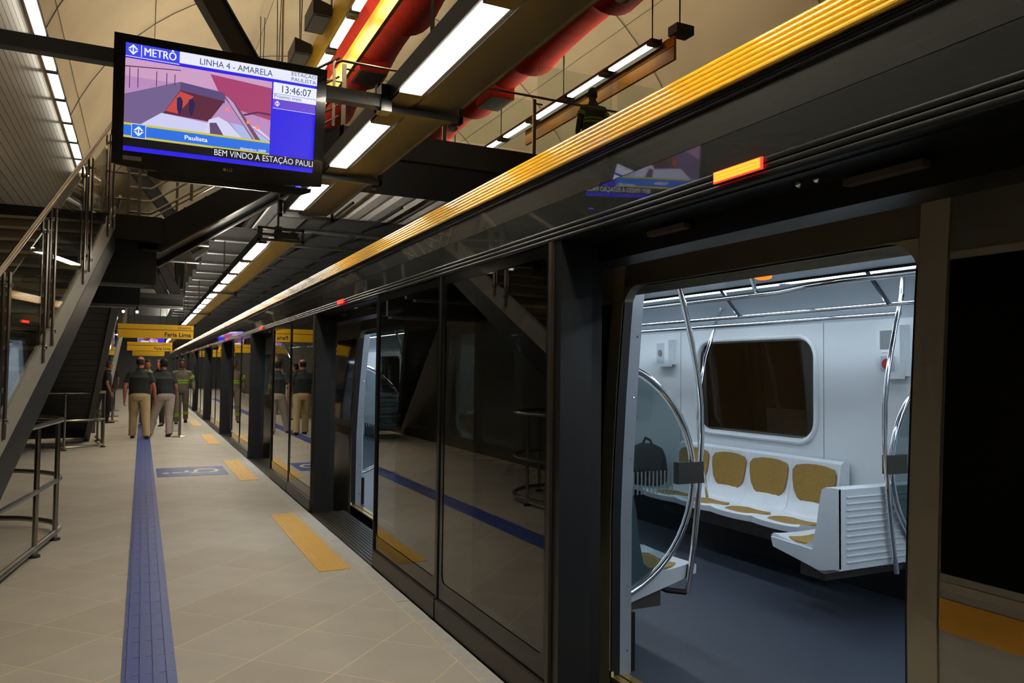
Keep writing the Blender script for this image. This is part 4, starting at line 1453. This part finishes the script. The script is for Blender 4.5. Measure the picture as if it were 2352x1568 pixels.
for h in (.07, .22, .374, .61, .87):
    MB().tube([(-.22, 10.24, 3.343 + h), (.043, 10.24, 3.343 + h), (2.295, 10.24, 3.343 + h + 2.252 * sl)], .0145 if h < .8 else .019, 8).build('rail', 'steel', r2, smooth=True)
for x in (-.204, -.085, .493, 1.063, 1.66, 2.227):
    z = 3.31 + max(0, x - .043) * sl
    MB().box(x - .017, x + .017, 10.225, 10.258, z, z + .90).build('post', 'steel', r2)
rr = thing('stair_railing', 'steel railing along the rear of the upper flight', 'railing', (.17, 11.71, 3.325))
for h in (.26, .51, .87):
    MB().tube([(-.51, 11.71, 3.343 + h), (.043, 11.71, 3.343 + h), (2.295, 11.71, 3.343 + h + 2.252 * sl)], .0145, 8).build('rail', 'steel', rr, smooth=True)
for x in (-.425, .38, 1.06, 1.785):
    z = 3.31 + max(0, x - .043) * sl
    MB().box(x - .017, x + .017, 11.695, 11.73, z, z + .90).build('post', 'steel', rr)
# small rail on the louvre wall top
tr_ = thing('wall_handrail', 'short steel rail on top of the louvred wall beyond the stairs', 'handrail', (-1.2, 20.5, 4.83))
MB().tube([(-1.85, 20.55, 4.95), (-1.2, 20.55, 4.99), (-1.18, 20.55, 4.80)], .02, 8).build('rail', 'steel', tr_, smooth=True)

# flight down again on the far side of the landing
B0 = Vector((-.36, 13.80, 0))


def S3(s, z, n=0.0):
    return B0 + U3 * s + N3 * n + Vector((0, 0, z))


f3 = thing('stair_flight', 'black underside of the staircase descending beyond the landing', 'stairs', tuple(S3(0, 0)))
L3 = 4.40
MB().prism([S3(0, 2.54), S3(L3, 2.54 - .577 * L3), S3(L3 + 1.1, 0), S3(L3 + 1.1, 0.12), S3(0, 3.22)], -N3 * .10).build('stringer', 'stringer', f3, label='grey stringer edge')
for k in range(24):
    s0 = k * L3 / 24
    s1 = s0 + L3 / 24 - .012
    MB().prism([S3(s0, 2.62 - .577 * s0, -.10), S3(s1, 2.62 - .577 * s1, -.10), S3(s1, 2.62 - .577 * s1, -1.35), S3(s0, 2.62 - .577 * s0, -1.35)], (0, 0, .03)).build('soffit_slat', 'soffit', f3)
MB().prism([S3(0, 2.66, -.10), S3(L3, 2.66 - .577 * L3, -.10), S3(L3, 2.66 - .577 * L3, -1.35), S3(0, 2.66, -1.35)], (0, 0, .05)).build('soffit_backing', 'black', f3)
MB().tube([S3(0, 4.3, -.03), S3(L3, 4.3 - .577 * L3, -.03)], .025, 8).build('handrail', 'steel', f3, smooth=True)
MB().prism([S3(.1, 3.3, -.04), S3(L3, 3.3 - .577 * L3, -.04), S3(L3, 4.2 - .577 * L3, -.04), S3(.1, 4.2, -.04)], -N3 * .012).build('glass_pane', 'clear_glass', f3)

# far staircase with pale balustrade
f4 = thing('stair_flight', 'distant pale staircase behind the walking men', 'stairs', (-.9, 26, 0))
MB().prism([(-.95, 24.5, 0), (-.95, 25.4, 0), (-.55, 31.5, 3.3), (-.55, 31.5, 3.9), (-.95, 24.5, .35)], (-.10, 0, 0)).build('stringer', 'granite', f4)
MB().prism([(-.97, 24.5, .40), (-.57, 31.5, 3.95), (-.57, 31.5, 4.9), (-.97, 24.5, 1.35)], (-.02, 0, 0)).build('glass_pane', 'clear_glass', f4)
MB().tube([(-.97, 24.4, 1.40), (-.57, 31.5, 4.95)], .028, 8).build('handrail', 'chrome', f4, smooth=True)
for k in range(20):
    y = 24.6 + k * .34
    z = .17 * (k + 1)
    MB().box(-1.75, -1.0 + k * .02, y, y + .34, z - .17, z).build('step', 'granite', f4)

# ================================================================ FLOOR BARRIERS
def barrier(label, path, levels, posts, loc):
    t = thing('floor_barrier', label, 'railing', loc)
    for z, r in levels:
        MB().tube([(x, y, z) for x, y in path], r, 8).build('rail', 'steel', t, smooth=True)
    for x, y, top in posts:
        MB().tube([(x, y, 0.0), (x, y, top)], .021, 8).build('post', 'steel', t, smooth=True)
        MB().tube([(x, y, 0), (x, y, .02)], .045, 10).build('foot', 'beam', t, smooth=True)
    return t


path = [(-1.08, 4.9), (-.90, 6.1), (-.75, 7.25), (-.66, 7.95), (-.645, 8.12), (-.66, 8.28), (-.74, 8.50), (-.86, 8.66), (-1.02, 8.80), (-1.2, 8.88), (-1.5, 8.92)]
barrier('curved steel floor barrier under the near staircase', path, [(.075, .024), (.53, .021), (1.06, .021)], [(-.745, 7.32, 1.06), (-.66, 7.98, 1.06), (-1.0, 5.5, .9), (-1.3, 8.9, 1.06)], (-.7, 7.5, 0))
path = [(-1.75, 16.35), (-1.45, 16.25), (-1.15, 16.32), (-.9, 16.45), (-.70, 16.62), (-.63, 16.78), (-.64, 17.1), (-.72, 17.6), (-.85, 18.6)]
barrier('steel floor barrier bending round the far stair underside', path, [(.06, .022), (.55, .021), (1.06, .021)], [(-1.25, 16.28, 1.06), (-.635, 16.8, 1.06), (-.68, 17.3, 1.06), (-.8, 18.2, 1.06)], (-.9, 16.6, 0))


def stanchion(label, x, y):
    t = thing('queue_post', label, 'post', (x, y, 0), 'belt posts around the walking men')
    MB().loft([((x, y, 0), (.17, 0, 0), (0, .17, 0)), ((x, y, .012), (.17, 0, 0), (0, .17, 0)), ((x, y, .035), (.05, 0, 0), (0, .05, 0))], 20).build('base_disc', 'steel', t, smooth=True)
    MB().tube([(x, y, .02), (x, y, .93)], .03, 12).build('shaft', 'steel', t, smooth=True)
    MB().tube([(x, y, .93), (x, y, 1.0)], .036, 12).build('belt_head', 'beam', t, smooth=True)


stanchion('steel belt post right beside the man in pale trousers', .80, 18.8)
stanchion('steel belt post half hidden behind the nearer post', .70, 20.5)
stanchion('steel belt post left of the man in khaki trousers', -.72, 24.6)
stanchion('second steel belt post left of the man in khaki trousers', -.78, 27.0)
stanchion('third and farthest steel belt post by the distant staircase', -.85, 30.5)

# ================================================================ PEOPLE
def fuse(mb, voxel, smooth_it=6):
    me = bpy.data.meshes.new('tmp')
    me.from_pydata([tuple(p) for p in mb.v], [], mb.f)
    me.update()
    bm = bmesh.new()
    bm.from_mesh(me)
    bmesh.ops.recalc_face_normals(bm, faces=bm.faces)
    bm.to_mesh(me)
    bm.free()
    ob = bpy.data.objects.new('tmp', me)
    COL.objects.link(ob)
    r = ob.modifiers.new('r', 'REMESH')
    r.mode = 'VOXEL'
    r.voxel_size = voxel
    s = ob.modifiers.new('s', 'SMOOTH')
    s.factor = .5
    s.iterations = smooth_it
    dg = bpy.context.evaluated_depsgraph_get()
    out = bpy.data.meshes.new_from_object(ob.evaluated_get(dg))
    bpy.data.objects.remove(ob)
    bpy.data.meshes.remove(me)
    out.polygons.foreach_set("use_smooth", [True] * len(out.polygons))
    return out


def part_mesh(me, name, mt, parent, label=None):
    me.materials.clear()
    me.materials.append(M[mt])
    return link(name, me, parent, label)


def person(label, loc, head, sc=1.0, feet=((-.10, .0, 0), (.10, .0, 0)), toe=(0, 0), wrists=None, elbows=None, hipx=0.0, lean=(0, 0), head_turn=0.0,
           skin='skin', shirt='polo', trousers='khaki', long_sleeve=False, hair='hair', hairstyle='full', bands=False, belt=True, cap=None, thick=1.0, detail=.010):
    t = thing('person', label, 'person', loc, rz=head)
    V = Vector
    pel = V((hipx, 0, .95))
    che = V((hipx + lean[0] * .6, lean[1] * .6, 1.27))
    nec = V((hipx + lean[0], lean[1] + .01, 1.47))
    hc = V((hipx + lean[0] * 1.12, lean[1] * 1.2 + .035, 1.625))
    hips = [pel + V((-.095, 0, -.03)), pel + V((.095, 0, -.03))]
    ank = [V((f[0], f[1], .09 + f[2])) for f in feet]
    knees = []
    for i in range(2):
        k = (hips[i] * .47 + ank[i] * .53)
        d = (hips[i] - ank[i]).length
        k.y += .03 + max(0, (.86 - d)) * .55
        knees.append(k)
    sw = .150 + .030 * thick
    sh = [nec + V((-sw, -.01, -.095)), nec + V((sw, -.01, -.095))]
    if elbows is None:
        elbows = [(-.255, -.03, 1.12), (.255, -.03, 1.12)]
    if wrists is None:
        wrists = [(-.265, .06, .88), (.265, .06, .88)]
    el = [V(e) for e in elbows]
    wr = [V(e) for e in wrists]
    turn = Matrix.Rotation(head_turn, 3, 'Z')

    def H(x, y, z):
        return hc + turn @ V((x, y, z))
    # ---- body
    b = MB()
    b.loft([(pel + V((0, 0, -.10)), (.14 * thick, 0, 0), (0, .10 * thick, 0)), (pel, (.165 * thick, 0, 0), (0, .115 * thick, 0)), (pel * .5 + che * .5, (.14 * thick, 0, 0), (0, .10 * thick, 0)), (che, (.165 * thick, 0, 0), (0, .11 * thick, 0)), (nec + V((0, 0, -.09)), (.15 * thick, 0, 0), (0, .085, 0)), (nec, (.06, 0, 0), (0, .06, 0))], 16)
    b.tube([nec + V((0, -.01, -.06)), nec + V((0, 0, .02)), hc + V((0, -.02, -.06))], [.068, .056, .056], 12)
    rings = []
    for z, rx, ry, yo in ((-.118, .030, .030, .040), (-.105, .048, .052, .030), (-.075, .060, .075, .018), (-.03, .070, .090, .006), (.02, .075, .096, 0), (.065, .072, .092, -.006), (.098, .055, .072, -.01), (.118, .026, .034, -.012)):
        rings.append((H(0, yo, z), turn @ V((rx, 0, 0)), turn @ V((0, ry, 0))))
    b.loft(rings, 18)
    b.tube([H(0, .088, .012), H(0, .112, -.026), H(0, .096, -.036)], [.009, .016, .011], 8, round_end=True)
    b.tube([H(-.03, .082, -.066), H(0, .092, -.064), H(.03, .082, -.066)], [.006, .010, .006], 6, round_end=True)
    b.tube([H(-.05, .080, .030), H(0, .092, .026), H(.05, .080, .030)], [.008, .010, .008], 6, round_end=True)
    for s in (-1, 1):
        b.tube([H(s * .073, -.010, -.035), H(s * .080, -.018, .0), H(s * .077, -.012, .022)], [.010, .015, .010], 8, round_end=True)
    for i in range(2):
        b.tube([sh[i] + V((.05 * (1 - 2 * i), 0, 0)), sh[i], (sh[i] + el[i]) / 2, el[i]], [.055, .056, .048, .041], 10, round_end=True)
        fa = wr[i] - el[i]
        b.tube([el[i], el[i] + fa * .3, wr[i]], [.040, .041, .026], 10, round_end=True)
        d = fa.normalized()
        side = V((0, 1, 0)) - d * d.y
        side = side.normalized() if side.length > .1 else V((1, 0, 0))
        pn = d.cross(side).normalized()
        inward = pn if pn.x * (1 - 2 * i) > 0 else -pn
        palm = wr[i] + d * .05
        b.loft([(wr[i], side * .026, pn * .020), (palm - d * .01, side * .038, pn * .017), (palm + d * .045, side * .040, pn * .015)], 10)
        for q in range(4):
            r0 = palm + d * .04 + side * (.030 - q * .020)
            ln = (.030, .036, .034, .026)[q]
            b.tube([r0, r0 + d * ln, r0 + d * ln * 1.7 + inward * .016, r0 + d * ln * 2.1 + inward * .036], [.0095, .0092, .0088, .008], 6, round_end=True)
        r0 = wr[i] + d * .022 + side * .026
        b.tube([r0, r0 + d * .028 + side * .022 + inward * .008, r0 + d * .058 + side * .024 + inward * .018], [.012, .0105, .009], 6, round_end=True)
        b.tube([hips[i], knees[i]], [.085, .058], 12, round_end=True)
        cf = knees[i] * .68 + ank[i] * .32 + V((0, -.012, 0))
        b.tube([knees[i], cf, ank[i]], [.056, .058, .036], 12, round_end=True)
        b.tube([ank[i], ank[i] + V((0, .10, -.05))], [.036, .03], 8, round_end=True)
    part_mesh(fuse(b, detail, 4), 'body', skin, t)
    # ---- shirt
    b = MB()
    bot = .90 if belt else .86
    b.loft([(pel + V((0, 0, bot - .95)), (.185 * thick, 0, 0), (0, .135 * thick, 0)), (pel + V((0, 0, .06)), (.182 * thick, 0, 0), (0, .130 * thick, 0)), (pel * .4 + che * .6, (.178 * thick, 0, 0), (0, .122 * thick, 0)), (che + V((0, -.005, .03)), (.192 * thick, 0, 0), (0, .128 * thick, 0)), (nec + V((0, -.01, -.12)), (.172 * thick, 0, 0), (0, .112, 0)), (nec + V((0, -.01, -.06)), (.135, 0, 0), (0, .092, 0)), (nec + V((0, -.005, -.02)), (.085, 0, 0), (0, .076, 0)), (nec + V((0, 0, .016)), (.064, 0, 0), (0, .066, 0))], 20)
    for i in range(2):
        e2 = wr[i] if long_sleeve else None
        mid = sh[i] * .30 + el[i] * .70
        if long_sleeve:
            b.tube([sh[i] + V((.06 * (1 - 2 * i), 0, .0)), sh[i], el[i], el[i] * .12 + wr[i] * .88], [.066, .068, .056, .046], 12, round_end=True)
        else:
            b.tube([sh[i] + V((.06 * (1 - 2 * i), 0, .0)), sh[i], mid], [.064, .070, .069], 12)
    s_ = part_mesh(fuse(b, detail, 5), 'shirt', shirt, t)
    co = MB()
    co.tube([nec + V((.072 * math.cos(a * PI / 8), .012 + .072 * math.sin(a * PI / 8), .008 - .012 * math.sin(a * PI / 8))) for a in range(16)], .014, 6, closed=True)
    co.build('collar', shirt, s_, smooth=True) if False else link('collar', co.mesh('collar', shirt, True), s_)
    # ---- trousers
    b = MB()
    b.loft([(pel + V((0, -.01, -.13)), (.165 * thick, 0, 0), (0, .125 * thick, 0)), (pel + V((0, -.015, -.05)), (.180 * thick, 0, 0), (0, .138 * thick, 0)), (pel + V((0, 0, .05)), (.172 * thick, 0, 0), (0, .125 * thick, 0))], 20)
    for i in range(2):
        hem = ank[i] + V((0, -.015, -.035))
        b.tube([hips[i] + V((0, -.01, .0)), hips[i] * .6 + knees[i] * .4 + V((0, -.006, 0)), knees[i], knees[i] * .45 + hem * .55, hem], [.105 * thick, .098 * thick, .078 * thick, .068 * thick, .066 * thick], 14)
    tr_m = part_mesh(fuse(b, detail, 5), 'trousers', trousers, t)
    if belt:
        link('belt', MB().loft([(pel + V((0, 0, .02)), (.180 * thick, 0, 0), (0, .134 * thick, 0)), (pel + V((0, 0, .05)), (.178 * thick, 0, 0), (0, .132 * thick, 0))], 24).mesh('belt', 'shoe', True), tr_m)
    # ---- shoes
    for i in range(2):
        a = ank[i]
        z0 = a.z - .09
        rx = math.radians(toe[i])
        m = Matrix.Rotation(rx, 3, 'X')
        c = a + V((0, .02, -.05))

        def F(x, y, z):
            return c + m @ V((x, y, z))
        b = MB()
        rg = []
        for y, wx, zz_, hz in ((-.085, .026, -.012, .026), (-.07, .036, -.008, .032), (-.02, .040, 0, .040), (.05, .044, -.010, .032), (.12, .046, -.018, .024), (.17, .036, -.022, .018), (.19, .016, -.026, .012)):
            rg.append((F(0, y, zz_), m @ V((wx, 0, 0)), m @ V((0, 0, hz))))
        b.loft(rg, 14)
        so = link('shoe', b.mesh('shoe', 'shoe', True), t)
        sb = MB()
        sb.loft([(F(0, -.085, -.036), m @ V((.024, 0, 0)), m @ V((0, 0, .006))), (F(0, 0, -.036), m @ V((.042, 0, 0)), m @ V((0, 0, .006))), (F(0, .12, -.036), m @ V((.048, 0, 0)), m @ V((0, 0, .006))), (F(0, .19, -.034), m @ V((.018, 0, 0)), m @ V((0, 0, .006)))], 10)
        link('sole', sb.mesh('sole', 'rubber', True), so)
    # ---- hair
    hm = MB()
    k = 1.07
    rg = []
    for z, rx, ry, yo in ((-.055, .071, .076, -.022), (-.02, .077, .086, -.014), (.02, .081, .094, -.010), (.065, .079, .094, -.010), (.104, .061, .078, -.012), (.128, .030, .040, -.014)):
        rg.append((H(0, yo, z), turn @ V((rx, 0, 0)), turn @ V((0, ry, 0))))
    n = 22
    vs, fs = [], []
    for c, a, bb in rg:
        for q in range(n):
            tt_ = 2 * PI * q / n
            vs.append(c + a * math.cos(tt_) + bb * math.sin(tt_))
    for i in range(len(rg) - 1):
        for q in range(n):
            tt_ = 2 * PI * (q + .5) / n
            front = math.sin(tt_)
            if i < 3 and front > (.15 if i < 2 else .45):
                continue
            if hairstyle == 'bald' and i >= 3:
                continue
            fs.append((i * n + q, i * n + (q + 1) % n, (i + 1) * n + (q + 1) % n, (i + 1) * n + q))
    if hairstyle != 'bald':
        fs.append(tuple(range((len(rg) - 1) * n, len(rg) * n)))
    hm.add(vs, fs)
    me = hm.mesh('hair', hair, True)
    ho = link('hair', me, t)
    so_ = ho.modifiers.new('thick', 'SOLIDIFY')
    so_.thickness = .012
    if cap:
        cm = MB()
        cm.loft([(H(0, 0, .03), turn @ V((.086, 0, 0)), turn @ V((0, .104, 0))), (H(0, -.004, .09), turn @ V((.080, 0, 0)), turn @ V((0, .096, 0))), (H(0, -.008, .125), turn @ V((.05, 0, 0)), turn @ V((0, .06, 0))), (H(0, -.01, .138), turn @ V((.015, 0, 0)), turn @ V((0, .018, 0)))], 18)
        co_ = link('cap', cm.mesh('cap', cap, True), t)
        br = MB().loft([(H(0, .07, .035), turn @ V((.07, 0, 0)), V((0, 0, .006))), (H(0, .13, .026), turn @ V((.066, 0, 0)), V((0, 0, .005))), (H(0, .165, .018), turn @ V((.04, 0, 0)), V((0, 0, .004)))], 12)
        link('peak', br.mesh('peak', cap, True), co_)
    # ---- eyes
    for s in (-1, 1):
        p = H(s * .031, .084, .008)
        link('eye', MB().ball(tuple(p), .011, .008, .007, 8, 5).mesh('eye', 'rubber', True), t)
    if bands:
        for z, rx, ry in ((1.16, .196, .138), (1.10, .190, .134)):
            c = pel * ((1.27 - z) / .32) + che * (1 - (1.27 - z) / .32)
            c.z = z
            link('reflective_band', MB().loft([(c + V((0, 0, -.018)), (rx * thick, 0, 0), (0, ry * thick, 0)), (c + V((0, 0, .018)), (rx * thick, 0, 0), (0, ry * thick, 0))], 24).mesh('reflective_band', 'lime', True), s_)
        for i in range(2):
            for f in (.28, .20):
                c = sh[i] * f * 2 + el[i] * (1 - f * 2)
                d = (el[i] - sh[i]).normalized()
                u_ = d.orthogonal().normalized()
                v_ = d.cross(u_)
                link('reflective_band', MB().loft([(c - d * .014, u_ * .082, v_ * .082), (c + d * .014, u_ * .080, v_ * .080)], 16).mesh('reflective_band', 'lime', True), s_)
            for f in (.42, .30):
                c = knees[i] * f + ank[i] * (1 - f)
                link('reflective_band', MB().loft([(c - V((0, 0, .014)), (.088, 0, 0), (0, .088, 0)), (c + V((0, 0, .014)), (.088, 0, 0), (0, .088, 0))], 16).mesh('reflective_band', 'lime', True), tr_m)
    if sc != 1.0:
        t.scale = (sc, sc, sc)
    return t


person('balding man seen from behind in dark polo and khaki trousers', (-.03, 18.55, 0), math.radians(-4), 1.02, feet=((-.13, .16, 0), (.17, -.20, .0)), wrists=((-.29, .04, .84), (.30, .10, .83)), elbows=((-.275, -.06, 1.11), (.28, -.04, 1.10)),
       skin='skin_pink', hairstyle='bald', hair='hair', thick=1.15, head_turn=math.radians(-18))
person('dark haired man seen from behind in dark polo and pale trousers', (.44, 19.0, 0), math.radians(10), 1.0, feet=((-.22, .20, .0), (.12, -.16, 0)), wrists=((-.28, .0, .86), (.29, .06, .85)), elbows=((-.28, -.12, 1.12), (.27, -.05, 1.10)),
       hipx=.05, lean=(-.03, .05), trousers='pale_trousers', thick=1.14, head_turn=math.radians(20))
person('worker in grey uniform with lime bands walking towards the viewer', (1.02, 23.4, 0), math.radians(178), 1.03, feet=((-.12, -.22, .05), (.12, .22, 0)), toe=(-25, 0), wrists=((-.30, .10, .90), (.30, -.08, .90)), elbows=((-.28, -.04, 1.13), (.28, -.10, 1.13)),
       skin='skin_dark', shirt='uniform', trousers='uniform', long_sleeve=True, bands=True, belt=False)
person('worker in pale high visibility top hidden behind the balding man', (.14, 23.0, 0), math.radians(180), 1.0, shirt='hivis', trousers='uniform', long_sleeve=True, detail=.013, skin='skin')
person('grey haired man half hidden behind the dark haired man', (.42, 22.4, 0), math.radians(160), 1.0, shirt='dark_cloth', trousers='uniform_dark', hair='hair_grey', detail=.013, skin='skin_pink')
person('person in black standing under the far stair edge', (-.86, 24.0, 0), math.radians(-80), .98, shirt='dark_cloth', trousers='dark_cloth', detail=.013, head_turn=.3)
person('distant person in dark clothes beside the belt posts', (-.98, 30.0, 0), math.radians(20), 1.0, shirt='dark_cloth', trousers='uniform_dark', detail=.014)
person('worker in dark uniform standing behind the mezzanine railing above the tracks', (7.0, 11.35, MZ), math.radians(-10), .97, wrists=((-.28, .06, .90), (.28, .06, .90)), elbows=((-.27, -.03, 1.13), (.27, -.03, 1.13)), thick=1.15,
       skin='skin_dark', shirt='uniform_dark', trousers='uniform_dark', long_sleeve=True, bands=True, belt=False, cap='uniform_dark', detail=.012)
person('visitor in dark red standing on the far upper level', (.35, 33.6, 4.70), math.radians(170), 1.0, shirt='red_paint', trousers='dark_cloth', detail=.016)
person('visitor in black on the far upper level beside the inclined columns', (1.25, 33.6, 4.70), math.radians(200), 1.0, shirt='dark_cloth', trousers='dark_cloth', detail=.016)

# small spot lamps far away under the cross beam
for k, (x, lab) in enumerate(((-.62, 'left of two small white spot lamps above the nearest sign'), (-.20, 'right of two small white spot lamps above the nearest sign'))):
    t = thing('spot_lamp', lab, 'lamp', (x, 29.1, 3.4))
    MB().tube([(x, 29.35, 3.64), (x, 29.1, 3.45)], .05, 10).build('housing', 'beam', t, smooth=True)
    MB().ball((x, 29.07, 3.43), .05, .03, .05, 10, 6).build('lens', 'lamp_white', t, smooth=True)
bpy.context.view_layer.update()
